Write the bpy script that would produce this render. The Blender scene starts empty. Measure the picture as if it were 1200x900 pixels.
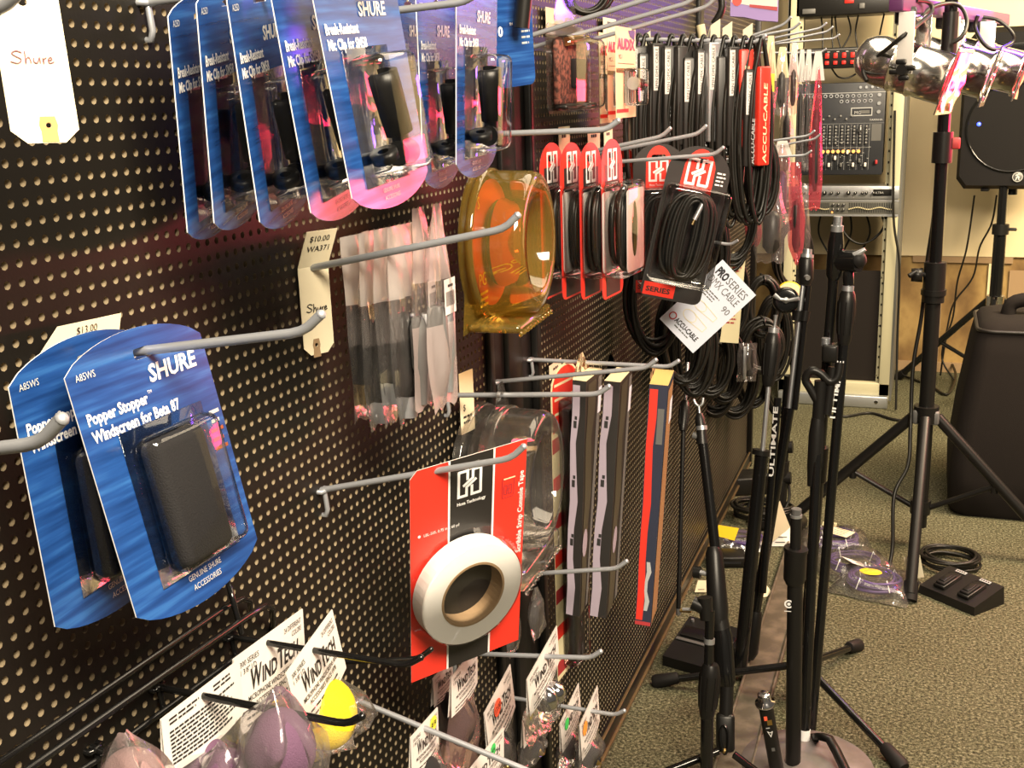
import bpy, bmesh, math, random
from mathutils import Vector, Matrix, Euler, geometry, noise
random.seed(7)
C = bpy.context.scene.collection
PI = math.pi
sc = bpy.context.scene
sc.view_settings.view_transform = 'Standard'
sc.view_settings.look = 'None'
sc.view_settings.gamma = 1
sc.view_settings.use_curve_mapping = False
sc.view_settings.exposure = 0.0

# ------------------------------------------------------------------ camera (calibrated on the half-inch pegboard grid)
S = .0127
FPX = 1301.93
_yaw, _pit, _rol = .3632, .2507, .0337
CAM = Vector((43.5694*S, -44.2548*S, (2.2991+96.94)*S+.03))
FW = Vector((-math.sin(_yaw)*math.cos(_pit), math.cos(_yaw)*math.cos(_pit), -math.sin(_pit)))
_r = FW.cross(Vector((0, 0, 1))).normalized(); _d = FW.cross(_r)
RT = math.cos(_rol)*_r + math.sin(_rol)*_d
DN = -math.sin(_rol)*_r + math.cos(_rol)*_d
cd = bpy.data.cameras.new('camera'); cam = bpy.data.objects.new('camera', cd); C.objects.link(cam)
cd.sensor_width = 36; cd.lens = FPX/1200*36; cd.clip_start = .02; cd.clip_end = 60
m = Matrix((RT, -DN, -FW)).transposed().to_4x4(); m.translation = CAM
cam.matrix_world = m; sc.camera = cam

def U(px, py, X=None, Y=None, Z=None):
    """the point of the place on the plane X=, Y= or Z= that the photograph shows at a pixel"""
    d = (px-600)/FPX*RT + (py-450)/FPX*DN + FW
    i, a = (0, X) if X is not None else (1, Y) if Y is not None else (2, Z)
    return CAM + d*((a-CAM[i])/d[i])
def P2(M, px, py, n=0.):
    """(u, v) on the face of a card with pose M"""
    d = (px-600)/FPX*RT + (py-450)/FPX*DN + FW
    I = M.inverted(); o = I @ CAM; q = I.to_3x3() @ d
    t = (n-o.x)/q.x; p = o+q*t
    return p.y, p.z
def pose(loc, deg=(0, 0, 0)):
    return Matrix.Translation(Vector(loc)) @ Euler([math.radians(a) for a in deg], 'XYZ').to_matrix().to_4x4()
def T3(x, y, z): return Matrix.Translation((x, y, z))
def Rx(a): return Matrix.Rotation(math.radians(a), 4, 'X')
def Ry(a): return Matrix.Rotation(math.radians(a), 4, 'Y')
def Rz(a): return Matrix.Rotation(math.radians(a), 4, 'Z')
def align(a, b=None):
    """z axis from a towards b"""
    a = Vector(a); q = (Vector(b)-a).to_track_quat('Z', 'Y') if b is not None else None
    return Matrix.Translation(a) @ q.to_matrix().to_4x4()

# ------------------------------------------------------------------ geometry collector
_boxc = {}
def _rb(sx, sy, sz, b, seg):
    k = (round(sx, 6), round(sy, 6), round(sz, 6), round(b, 6), seg)
    if k not in _boxc:
        bm = bmesh.new(); bmesh.ops.create_cube(bm, size=1)
        for v in bm.verts: v.co = Vector((v.co.x*sx, v.co.y*sy, v.co.z*sz))
        if b > 0: bmesh.ops.bevel(bm, geom=bm.edges[:], offset=b, segments=seg, profile=.5, affect='EDGES')
        bm.verts.index_update()
        _boxc[k] = ([v.co.copy() for v in bm.verts], [[v.index for v in f.verts] for f in bm.faces]); bm.free()
    return _boxc[k]
_txc = {}
def _tx(s, bold, sp):
    k = (s, bold, sp)
    if k not in _txc:
        cu = bpy.data.curves.new('tmp', 'FONT'); cu.body = s; cu.resolution_u = 2; cu.offset = bold; cu.space_character = sp
        cu.align_x = 'LEFT'; cu.size = 1
        ob = bpy.data.objects.new('tmp', cu); me = bpy.data.meshes.new_from_object(ob)
        vs = [v.co.copy() for v in me.vertices]; fs = [list(p.vertices) for p in me.polygons]
        bpy.data.objects.remove(ob); bpy.data.curves.remove(cu); bpy.data.meshes.remove(me)
        x0 = min(v.x for v in vs); x1 = max(v.x for v in vs)
        _txc[k] = (vs, fs, x0, x1)
    return _txc[k]
class G:
    def __init__(s): s.v = []; s.f = []; s.m = []; s.s = []; s.mats = []; s.M = Matrix.Identity(4)
    def mi(s, m):
        if m not in s.mats: s.mats.append(m)
        return s.mats.index(m)
    def add(s, vs, fs, m, smooth=False, M=None):
        o = len(s.v); A = s.M @ M if M is not None else s.M; k = s.mi(m)
        s.v += [A @ Vector(v) for v in vs]
        s.f += [[i+o for i in f] for f in fs]; s.m += [k]*len(fs); s.s += [smooth]*len(fs); return s
    def box(s, c, d, m, b=0., seg=2, M=None, smooth=None):
        vs, fs = _rb(*d, min(b, .49*min(d)), seg)
        L = T3(*c); return s.add(vs, fs, m, (b > 0) if smooth is None else smooth, (M @ L) if M is not None else L)
    def tube(s, pts, r, m, n=8, cap=True, closed=False, M=None):
        pts = [Vector(p) for p in pts]; N = len(pts); R = r if isinstance(r, (list, tuple)) else [r]*N
        vs = []; fs = []; up = None
        for i, p in enumerate(pts):
            if closed: t = pts[(i+1) % N]-pts[i-1]
            else: t = pts[min(i+1, N-1)]-pts[max(i-1, 0)]
            if t.length < 1e-9: t = Vector((0, 0, 1))
            t.normalize()
            if up is None:
                up = t.orthogonal().normalized()
            else:
                up = up-t*up.dot(t)
                up = up.normalized() if up.length > 1e-6 else t.orthogonal().normalized()
            w = t.cross(up)
            for k in range(n):
                a = 2*PI*k/n; vs.append(p+(up*math.cos(a)+w*math.sin(a))*R[i])
        for i in range(N if closed else N-1):
            j = (i+1) % N
            for k in range(n):
                l = (k+1) % n; fs.append([i*n+k, i*n+l, j*n+l, j*n+k])
        s.add(vs, fs, m, True, M)
        if cap and not closed:
            s.add(vs[:n], [list(range(n))[::-1]], m, False, M); s.add(vs[-n:], [list(range(n))], m, False, M)
        return s
    def cyl(s, a, b, r, m, n=16, r2=None, cap=True): return s.tube([a, b], [r, r if r2 is None else r2], m, n, cap)
    def lathe(s, prof, m, n=24, M=None, smooth=True, a0=0., a1=2*PI):
        full = abs(a1-a0-2*PI) < 1e-6; K = n if full else n+1; vs = []; fs = []
        for r, z in prof:
            for k in range(K):
                a = a0+(a1-a0)*k/n; vs.append((r*math.cos(a), r*math.sin(a), z))
        for i in range(len(prof)-1):
            for k in range(n):
                l = (k+1) % K; fs.append([i*K+k, i*K+l, (i+1)*K+l, (i+1)*K+k])
        return s.add(vs, fs, m, smooth, M)
    def plate(s, out, t, m, mb=None, holes=(), me=None, M=None, n0=0.):
        """flat sheet in (u, v), front at n = n0, thickness t behind it"""
        loops = [list(out)]+[list(h) for h in holes]
        tri = geometry.tessellate_polygon([[Vector((u, v, 0)) for u, v in l] for l in loops])
        flat = [p for l in loops for p in l]; F = []; B = []
        for t3 in tri:
            a, b, c = [flat[i] for i in t3]
            ccw = (b[0]-a[0])*(c[1]-a[1])-(b[1]-a[1])*(c[0]-a[0]) > 0
            F.append(list(t3) if ccw else list(t3)[::-1]); B.append(F[-1][::-1])
        s.add([(n0, u, v) for u, v in flat], F, m, False, M); s.add([(n0-t, u, v) for u, v in flat], B, mb or m, False, M)
        for l in loops:
            k = len(l); vs = [(n0, u, v) for u, v in l]+[(n0-t, u, v) for u, v in l]
            s.add(vs, [[i, (i+1) % k, (i+1) % k+k, i+k] for i in range(k)], me or mb or m, False, M)
        return s
    def rect(s, u0, v0, u1, v1, m, n=.0002, M=None): return s.add([(n, u0, v0), (n, u1, v0), (n, u1, v1), (n, u0, v1)], [[0, 1, 2, 3]], m, False, M)
    def poly(s, pts, m, n=.0002, M=None): return s.plate(pts, .0001, m, n0=n, M=M)
    def text(s, t, size, u, v, m, n=.0003, al='L', w=None, bold=0., sx=1., sh=0., rot=0., sp=1., M=None):
        vs, fs, x0, x1 = _tx(t, bold, sp)
        k = sx if w is None else w/((x1-x0)*size)
        off = {'L': x0, 'C': (x0+x1)/2, 'R': x1}[al]; ca, sa = math.cos(rot), math.sin(rot); o = []
        for p in vs:
            x = (p.x-off)*size*k+p.y*size*sh; y = p.y*size
            o.append((n, u+x*ca-y*sa, v+x*sa+y*ca))
        return s.add(o, fs, m, False, M)
    def ribbon(s, pts, w, m, n=.0003, closed=False, M=None):
        N = len(pts); L = []; R_ = []
        for i in range(N):
            p = Vector(pts[i]); a = Vector(pts[i-1] if (closed or i) else pts[i]); b = Vector(pts[(i+1) % N] if (closed or i < N-1) else pts[i])
            d1 = (p-a); d2 = (b-p)
            if d1.length < 1e-9: d1 = d2
            if d2.length < 1e-9: d2 = d1
            d1.normalize(); d2.normalize(); n1 = Vector((-d1.y, d1.x)); n2 = Vector((-d2.y, d2.x)); q = (n1+n2)
            q = q.normalized() if q.length > 1e-6 else n1
            k = w/2/max(.35, q.dot(n1)); L.append(p+q*k); R_.append(p-q*k)
        vs = [(n, p.x, p.y) for p in L]+[(n, p.x, p.y) for p in R_]
        fs = [[i+N, (i+1) % N+N, (i+1) % N, i] for i in range(N if closed else N-1)]
        return s.add(vs, fs, m, False, M)
    def lines(s, u0, v0, u1, n, dv, h, m, seed=1, wmin=.004, wmax=.012, ragged=True, M=None):
        """rows of small unreadable print"""
        R = random.Random(seed)
        for i in range(n):
            u = u0; end = u1-(R.random()*.25*(u1-u0) if ragged else 0)
            while u < end:
                w = min(R.uniform(wmin, wmax), end-u); s.rect(u, v0-i*dv, u+w*.82, v0-i*dv+h, m, .00025, M); u += w
        return s
    def build(s, name, parent=None, M=None):
        me = bpy.data.meshes.new(name); me.from_pydata([tuple(v) for v in s.v], [], s.f)
        for x in s.mats: me.materials.append(x)
        me.polygons.foreach_set('material_index', s.m); me.polygons.foreach_set('use_smooth', s.s); me.update()
        o = bpy.data.objects.new(name, me); C.objects.link(o)
        if parent is not None: o.parent = parent
        if M is not None: o.matrix_local = M
        return o
def tag(o, label, cat, group=None):
    o['label'] = label; o['category'] = cat
    if group: o['group'] = group
    return o
def thing(name, label, cat, M=None, group=None):
    o = bpy.data.objects.new(name, None); C.objects.link(o); o.empty_display_size = .02
    if M is not None: o.matrix_local = M if isinstance(M, Matrix) else Matrix.Translation(Vector(M))
    return tag(o, label, cat, group)
def kids(o): return [c for c in bpy.data.objects if c.parent == o]
def dup(o, M, label, group=None, parent=None):
    r = o.copy(); C.objects.link(r)
    if parent is None:
        r.matrix_local = M; r['label'] = label
        if group: r['group'] = group
    for c in list(o.children):
        d = c.copy(); C.objects.link(d); d.parent = r
        for g in list(c.children):
            e = g.copy(); C.objects.link(e); e.parent = d
    return r
def cr(pts, n=6, closed=False):
    pts = [Vector(p) for p in pts]; N = len(pts); o = []
    for i in range(N if closed else N-1):
        if closed: a, b, c, d = pts[i-1], pts[i], pts[(i+1) % N], pts[(i+2) % N]
        else: a, b, c, d = pts[max(i-1, 0)], pts[i], pts[i+1], pts[min(i+2, N-1)]
        for k in range(n):
            t = k/n; o.append(.5*((2*b)+(c-a)*t+(2*a-5*b+4*c-d)*t*t+(3*b-a-3*c+d)*t**3))
    if not closed: o.append(pts[-1])
    return o
def arc(cu, cv, r, a0, a1, n=8, rv=None):
    rv = r if rv is None else rv
    return [(cu+r*math.cos(math.radians(a0+(a1-a0)*i/n)), cv+rv*math.sin(math.radians(a0+(a1-a0)*i/n))) for i in range(n+1)]
def rrect(u0, v0, u1, v1, r, n=4):
    return arc(u1-r, v1-r, r, 0, 90, n)+arc(u0+r, v1-r, r, 90, 180, n)+arc(u0+r, v0+r, r, 180, 270, n)+arc(u1-r, v0+r, r, 270, 360, n)

# ------------------------------------------------------------------ materials
MT = {}
def pbr(name, col, rough=.5, metal=0., bump=None, emit=None, spec=.5, coat=0., var=None, sub=0.):
    """bump = (scale, strength); var = (scale, second colour, low, high)"""
    m = bpy.data.materials.new(name); m.use_nodes = True; nt = m.node_tree; N = nt.nodes; L = nt.links
    b = N['Principled BSDF']; b.inputs['Base Color'].default_value = (*col, 1); b.inputs['Roughness'].default_value = rough
    b.inputs['Metallic'].default_value = metal; b.inputs['Specular IOR Level'].default_value = spec; b.inputs['Coat Weight'].default_value = coat
    if emit: b.inputs['Emission Color'].default_value = (*emit[0], 1); b.inputs['Emission Strength'].default_value = emit[1]
    tc = N.new('ShaderNodeTexCoord')
    if var:
        t = N.new('ShaderNodeTexNoise'); t.inputs['Scale'].default_value = var[0]; t.inputs['Detail'].default_value = 4; L.new(tc.outputs['Object'], t.inputs['Vector'])
        r = N.new('ShaderNodeValToRGB'); r.color_ramp.elements[0].position = var[2]; r.color_ramp.elements[1].position = var[3]
        r.color_ramp.elements[0].color = (*col, 1); r.color_ramp.elements[1].color = (*var[1], 1)
        L.new(t.outputs['Fac'], r.inputs['Fac']); L.new(r.outputs['Color'], b.inputs['Base Color'])
    if bump:
        t = N.new('ShaderNodeTexNoise'); t.inputs['Scale'].default_value = bump[0]; t.inputs['Detail'].default_value = 3; L.new(tc.outputs['Object'], t.inputs['Vector'])
        bp = N.new('ShaderNodeBump'); bp.inputs['Strength'].default_value = bump[1]; bp.inputs['Distance'].default_value = .002
        L.new(t.outputs['Fac'], bp.inputs['Height']); L.new(bp.outputs['Normal'], b.inputs['Normal'])
    MT[name] = m; return m
def clear(name, tint=(1, 1, 1), rough=.06, diff=0., dcol=(1, 1, 1), bump=None, gl=1., base=.04):
    """thin clear plastic: see-through sheet with a fresnel gloss, optionally a milky share"""
    m = bpy.data.materials.new(name); m.use_nodes = True; nt = m.node_tree; N = nt.nodes; L = nt.links; N.clear()
    o = N.new('ShaderNodeOutputMaterial'); t = N.new('ShaderNodeBsdfTransparent'); t.inputs['Color'].default_value = (*tint, 1)
    g = N.new('ShaderNodeBsdfGlossy'); g.inputs['Roughness'].default_value = rough; g.inputs['Color'].default_value = (gl, gl, gl, 1)
    f = N.new('ShaderNodeLayerWeight'); f.inputs['Blend'].default_value = .22
    mx = N.new('ShaderNodeMixShader'); ad = N.new('ShaderNodeMath'); ad.operation = 'MULTIPLY_ADD'; ad.inputs[1].default_value = .8; ad.inputs[2].default_value = base; ad.use_clamp = True
    L.new(f.outputs['Fresnel'], ad.inputs[0]); L.new(ad.outputs[0], mx.inputs['Fac'])
    src = t.outputs[0]
    if diff:
        d = N.new('ShaderNodeBsdfDiffuse'); d.inputs['Color'].default_value = (*dcol, 1); tr = N.new('ShaderNodeBsdfTranslucent'); tr.inputs['Color'].default_value = (*dcol, 1)
        a = N.new('ShaderNodeMixShader'); a.inputs['Fac'].default_value = .4; L.new(d.outputs[0], a.inputs[1]); L.new(tr.outputs[0], a.inputs[2])
        q = N.new('ShaderNodeMixShader'); q.inputs['Fac'].default_value = diff; L.new(t.outputs[0], q.inputs[1]); L.new(a.outputs[0], q.inputs[2]); src = q.outputs[0]
    L.new(src, mx.inputs[1]); L.new(g.outputs[0], mx.inputs[2]); L.new(mx.outputs[0], o.inputs['Surface'])
    if bump:
        tc = N.new('ShaderNodeTexCoord'); n = N.new('ShaderNodeTexNoise'); n.inputs['Scale'].default_value = bump[0]; n.inputs['Detail'].default_value = 2; L.new(tc.outputs['Object'], n.inputs['Vector'])
        bp = N.new('ShaderNodeBump'); bp.inputs['Strength'].default_value = bump[1]; bp.inputs['Distance'].default_value = .004
        L.new(n.outputs['Fac'], bp.inputs['Height']); L.new(bp.outputs['Normal'], g.inputs['Normal']); L.new(bp.outputs['Normal'], f.inputs['Normal'])
    MT[name] = m; return m
PEG = pbr('pegboard black paint', (.009, .0075, .006), .45, spec=.22, bump=(350, .05))
TAN = pbr('raw hardboard', (.27, .215, .135), .8)
BLK = pbr('black', (.006, .006, .006), .55, spec=.25)
BPL = pbr('black plastic', (.009, .0085, .008), .36, spec=.35)
BGL = pbr('black gloss enamel', (.006, .006, .006), .15, spec=.6)
RUB = pbr('black rubber', (.009, .008, .008), .6, spec=.25)
CBL = pbr('black cable jacket', (.011, .010, .008), .4, spec=.4)
GRY = pbr('grey plastic', (.12, .12, .12), .4)
DGR = pbr('dark grey', (.035, .035, .037), .45)
ZNC = pbr('zinc plated wire', (.42, .44, .48), .42, .55)
CHR = pbr('chrome', (.72, .72, .74), .12, 1.)
ALU = pbr('polished aluminium', (.86, .84, .8), .17, 1., bump=(30, .04))
SIL = pbr('brushed silver', (.5, .52, .55), .38, .8)
BRS = pbr('brass', (.6, .42, .16), .3, 1.)
GLD = pbr('gold plating', (.8, .6, .28), .25, 1.)
WHT = pbr('white paper', (.7, .67, .64), .7)
WIN = pbr('white ink', (.82, .82, .82), .6)
SIN = pbr('silver ink', (.55, .56, .55), .35)
KIN = pbr('black ink', (.015, .014, .014), .6)
BIN = pbr('brown marker ink', (.13, .03, .04), .6)
MAN = pbr('manila card', (.84, .76, .55), .75, var=(9, (.78, .7, .5), .4, .7))
ORG = pbr('orange patch', (.62, .26, .08), .7)
RED = pbr('red printed card', (.72, .035, .02), .38)
DRD = pbr('dark red print', (.4, .03, .035), .5)
BLC = pbr('black printed card', (.02, .018, .017), .4)
YFM = pbr('yellow foam', (.9, .66, .01), .9, bump=(900, .6))
PFM = pbr('purple foam', (.13, .065, .12), .95, bump=(900, .6))
KFM = pbr('pink grey foam', (.24, .15, .15), .95, bump=(900, .6))
BFM = pbr('black foam', (.012, .011, .012), .9, bump=(900, .5))
YEL = pbr('yellow', (.85, .58, .02), .5)
GRN = pbr('green sticker', (.05, .6, .12), .6)
ORS = pbr('orange sticker', (.95, .33, .05), .6)
RDS = pbr('fluorescent red sticker', (.95, .13, .06), .6)
YLS = pbr('yellow sticker', (.9, .85, .06), .6)
TPW = pbr('white cloth tape', (.9, .89, .86), .65)
KRF = pbr('brown cardboard', (.33, .22, .12), .85)
CRM = pbr('cream card', (.75, .67, .42), .6)
ORC = pbr('orange red card', (.6, .05, .02), .4)
RCK = pbr('cream rack paint', (.5, .47, .32), .5)
RKD = pbr('rack grey side', (.11, .11, .1), .5)
MIX = pbr('mixer blue black', (.022, .024, .03), .4)
LNK = pbr('pale grey ink', (.4, .41, .42), .6)
LRD = pbr('lit red button', (.5, .01, .01), .4, emit=((1, .05, .02), .55))
LOR = pbr('lit orange knob', (.7, .3, .08), .4, emit=((1, .45, .12), 1.3))
LBL = pbr('blue led', (.1, .1, .8), .3, emit=((.02, .05, 1), 9))
PRP = pbr('purple cable jacket', (.09, .05, .2), .4)
GRL = pbr('speaker grille', (.007, .006, .006), .6, bump=(1400, .4), spec=.2)
SPK = pbr('speaker cabinet', (.008, .007, .007), .5, bump=(500, .12), spec=.25)
CLO = pbr('black woven cover', (.014, .011, .01), .9, bump=(700, .3), spec=.2)
CLR = pbr('red woven panel', (.07, .016, .012), .9, bump=(700, .3))
GEL = clear('red gel', (.95, .12, .2), .12, .18, (1, .1, .16))
CLP = clear('clear blister plastic', (.93, .93, .93), .05, base=.035)
CLT = clear('clear clamshell', (.9, .88, .86), .07, .03, (.9, .86, .8), base=.06)
AMB = clear('amber clamshell', (.86, .70, .28), .07, .22, (.48, .36, .08), base=.05)
BGC = clear('thin clear film', (.95, .95, .95), .14, .025, (.95, .92, .9), bump=(38, .8), base=.03)
BGK = clear('pink-lit frosted bag', (.96, .9, .9), .18, .30, (.98, .84, .82), bump=(30, .8), base=.04)  # pink light falling on these bags is put into the film colour
BGR = clear('red tinted film', (.95, .5, .55), .13, .22, (1, .22, .28), bump=(38, .8), base=.06)
BAG = clear('poly bag', (.93, .92, .92), .16, .07, (.95, .88, .86), bump=(38, .8), base=.05)
BGM = clear('milky poly bag', (.95, .94, .93), .2, .42, (.9, .84, .82), bump=(30, .7), base=.04)
BGP = clear('pink tinted poly bag', (.97, .86, .86), .15, .09, (1, .62, .6), bump=(38, .8), base=.05)
def nodemat(name):
    m = bpy.data.materials.new(name); m.use_nodes = True; MT[name] = m
    return m, m.node_tree.nodes, m.node_tree.links, m.node_tree.nodes['Principled BSDF']
def mapped(N, L, scale, rot=(0, 0, 0)):
    tc = N.new('ShaderNodeTexCoord'); mp = N.new('ShaderNodeMapping'); mp.inputs['Scale'].default_value = scale; mp.inputs['Rotation'].default_value = rot
    L.new(tc.outputs['Object'], mp.inputs['Vector']); return mp.outputs['Vector']
def ramp(N, els):
    r = N.new('ShaderNodeValToRGB'); e = r.color_ramp.elements
    while len(e) < len(els): e.new(.5)
    for x, (p, c) in zip(e, els): x.position = p; x.color = (*c, 1)
    return r
# blue blister card print: sweeping pale streaks
BLU, N, L, b = nodemat('blue streaked card'); t = N.new('ShaderNodeTexNoise'); t.inputs['Scale'].default_value = 1; t.inputs['Detail'].default_value = 3
L.new(mapped(N, L, (1, 11, 170), (.12, 0, 0)), t.inputs['Vector']); r = ramp(N, [(.3, (.008, .034, .14)), (.52, (.014, .062, .235)), (.7, (.03, .12, .35)), (.84, (.11, .26, .52))])
L.new(t.outputs['Fac'], r.inputs['Fac']); L.new(r.outputs['Color'], b.inputs['Base Color']); b.inputs['Roughness'].default_value = .22
# loop pile carpet
CPT, N, L, b = nodemat('olive loop carpet'); t = N.new('ShaderNodeTexNoise'); t.inputs['Scale'].default_value = 150; t.inputs['Detail'].default_value = 4; t.inputs['Roughness'].default_value = .85
v = mapped(N, L, (1, 1, 1)); L.new(v, t.inputs['Vector']); r = ramp(N, [(.36, (.013, .013, .008)), (.47, (.080, .078, .047)), (.56, (.19, .185, .117)), (.68, (.44, .43, .30))])
L.new(t.outputs['Fac'], r.inputs['Fac']); t2 = N.new('ShaderNodeTexNoise'); t2.inputs['Scale'].default_value = 3; L.new(v, t2.inputs['Vector'])
mx = N.new('ShaderNodeMix'); mx.data_type = 'RGBA'; mx.blend_type = 'MULTIPLY'; mx.inputs[0].default_value = .5
r2 = ramp(N, [(.35, (.7, .66, .6)), (.65, (1, 1, 1))]); L.new(t2.outputs['Fac'], r2.inputs['Fac']); L.new(r.outputs['Color'], mx.inputs[6]); L.new(r2.outputs['Color'], mx.inputs[7]); L.new(mx.outputs[2], b.inputs['Base Color'])
bp = N.new('ShaderNodeBump'); bp.inputs['Strength'].default_value = .8; bp.inputs['Distance'].default_value = .006; L.new(t.outputs['Fac'], bp.inputs['Height']); L.new(bp.outputs['Normal'], b.inputs['Normal']); b.inputs['Roughness'].default_value = .95; b.inputs['Specular IOR Level'].default_value = .1
# bare wall below the paint line: torn paper and old glue on board
PLY, N, L, b = nodemat('stripped brown wall'); t = N.new('ShaderNodeTexNoise'); t.inputs['Scale'].default_value = 5; t.inputs['Detail'].default_value = 6; L.new(mapped(N, L, (1, 1, .7)), t.inputs['Vector'])
r = ramp(N, [(.3, (.06, .03, .01)), (.46, (.22, .13, .045)), (.6, (.38, .25, .09)), (.72, (.16, .085, .03))]); L.new(t.outputs['Fac'], r.inputs['Fac']); L.new(r.outputs['Color'], b.inputs['Base Color']); b.inputs['Roughness'].default_value = .8
CWL = pbr('cream wall paint', (.8, .67, .42), .8, var=(2.5, (.77, .62, .38), .4, .7))
DUST = pbr('dusty cast iron', (.13, .11, .1), .75, var=(14, (.2, .17, .17), .4, .65))
STR = pbr('scuffed brown rubber strip', (.075, .062, .043), .6, var=(25, (.16, .13, .095), .45, .75))
# ================================================================== the setting
def struct(o): o['kind'] = 'structure'; return o
g = G(); g.box((1.0, 1.6, -.02), (6.4, 7.4, .04), CPT); FLOOR = struct(g.build('floor'))
g = G(); g.box((1.0, 4.86, 1.62), (6.4, .1, 2.16), CWL); g.box((1.0, 4.872, .27), (6.4, .09, .54), PLY)
for x, w_, m_ in ((.60, .05, KRF), (.83, .035, CRM), (1.0, .06, KRF), (1.18, .05, CRM), (1.27, .03, KRF)): g.box((x, 4.822, .26), (w_, .012, .52), m_)
g.box((.7, 4.82, .525), (.42, .014, .03), KRF); g.box((.98, 4.818, .38), (.16, .006, .2), KRF, M=T3(0, 0, 0)); g.box((.52, 4.82, .02), (1.4, .02, .05), KRF)
g.box((1.02, 4.824, .5), (.1, .01, .05), CRM)
WB = struct(g.build('wall_back'))
# pegboard wall
def pegpanel(name, y0, z0, nc, nr, parent, n=8):
    R = .0030; h = S/2; g = G(); D = .0065
    cs = [(R*math.cos(2*PI*k/n), R*math.sin(2*PI*k/n)) for k in range(n)]
    sq = [(h, h), (-h, h), (-h, -h), (h, -h)]; vs = [(0, u, v) for u, v in cs+sq]
    fs = [[n+c, n+(c+1) % 4, (3+2*c) % n, (2+2*c) % n, (1+2*c) % n] for c in range(4)]
    g.add(vs, fs, PEG)
    wv = [(0, u, v) for u, v in cs]+[(-D, u, v) for u, v in cs]
    g.add(wv, [[k, (k+1) % n, (k+1) % n+n, k+n] for k in range(n)], TAN, True)
    o = g.build(name, parent); o.location = (0, y0, z0)
    a = o.modifiers.new('columns', 'ARRAY'); a.use_relative_offset = False; a.use_constant_offset = True; a.constant_offset_displace = (0, S, 0); a.count = nc
    a = o.modifiers.new('rows', 'ARRAY'); a.use_relative_offset = False; a.use_constant_offset = True; a.constant_offset_displace = (0, 0, S); a.count = nr
    return o
g = G(); g.box((-.022, 1.39, 1.0), (.03, 3.6, 2.0), BLK)
WL = struct(g.build('wall_left'))
ZH = 96.94*S+.03
o = pegpanel('pegboard_panel', -32*S, ZH-95*S, 95, 152, WL)
PZ2 = ZH-24.63*S
o = pegpanel('pegboard_panel', 79.144*S, PZ2-72*S, 171, 128, WL)
Y1 = 62.5*S; Y2 = 78.64*S; Y3 = Y2+171*S

g = G()                      # slotted upright between the panels
g.box((-.004, (Y1+Y2)/2, 1.), (.008, Y2-Y1, 1.96), BPL); g.box((.004, (Y1+Y2)/2-.004, 1.), (.008, .055, 1.96), BPL, .002)
g.box((.006, Y2-.012, 1.), (.012, .02, 1.96), BPL, .003); g.box((.004, Y1+.01, 1.), (.008, .016, 1.96), BPL, .002)
g.build('upright_post', WL)
g = G(); g.box((.004, 2.245, 1.4), (.012, .05, 1.1), BPL, .003); g.build('upright_post', WL)
g = G(); g.box((.002, Y3+.015, 1.), (.03, .03, 1.96), BPL, .003); g.build('end_post', WL)
TRM = pbr('brown metal lip', (.16, .11, .055), .4, .5)
g = G(); g.box((.004, 1.39, .052), (.016, 3.6, .034), BPL, .002); g.box((.011, 1.39, .036), (.012, 3.6, .006), TRM, .001); g.box((.011, 1.39, .073), (.006, 3.6, .003), TRM, .001)
g.box((-.01, 1.39, .016), (.02, 3.6, .03), BLK)
g.build('base_lip', WL)

# ================================================================== the rack at the back
RX0, RX1, RY = -.016, .437, 4.13
rk = thing('equipment_rack', 'tall cream equipment rack with open bays standing against the back wall', 'rack', (RX0, RY, 0))
W = RX1-RX0
for s, nm in ((0, 'side_panel'), (1, 'side_panel')):
    g = G(); x = .022 if s == 0 else W-.022
    g.box((x, .012, 1.0), (.044, .024, 1.94), RCK, .003); g.box((.006 if s == 0 else W-.006+.03*0, .26, 1.0), (.012, .5, 1.94), RKD)
    g.box((.006 if s == 0 else W+.002, .25, 1.0), (.01, .5, 1.94), RKD)
    xr = .05 if s == 0 else W-.05
    g.box((xr, .03, 1.0), (.016, .006, 1.9), RCK)
    for k in range(40): g.box((xr, .0265, .12+k*.044), (.006, .002, .009), BLK)
    g.build(nm, rk)
g = G(); g.box((W/2, .02, .075), (W, .04, .055), RCK, .004); g.box((W/2, .26, .07), (W, .5, .02), RKD); g.build('bottom_frame', rk)
g = G(); g.box((W/2, .3, 1.97), (W, .55, .03), RCK, .004); g.build('top_cover', rk)
g = G(); g.box((W/2, .0, .026), (W-.01, .05, .05), SIL, .004)
for x in (.05, W-.05): g.cyl((x, -.027, .028), (x, -.022, .028), .008, CHR, 10)
g.build('foot_plate', rk)
g = G(); g.box((W/2, .032, .336), (W-.088, .006, .46), CLO)
for x in (.056, W-.056):
    for z in (.13, .34, .54): g.cyl((x, .026, z), (x, .03, z), .004, CHR, 8)
g.build('blank_panel', rk)
def FX(x0, x1): return x1-x0
# ---- front-panel helper: local frame with u to the right (+X), v up, front facing -Y
FRONT = Matrix(((0, 1, 0, 0), (-1, 0, 0, 0), (0, 0, 1, 0), (0, 0, 0, 1)))   # local (n,u,v) -> world (u,-n,v)
def knob(g, u, v, r, h, m, cap=None, n0=0.):
    M = Matrix.Translation((n0, u, v)) @ Ry(90)
    g.lathe([(r, 0), (r*.9, h), (0, h)], m, 12, M, False)
    if cap: g.rect(u-r*.15, v, u+r*.15, v+r*.9, cap, n0+h+.0004)
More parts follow.
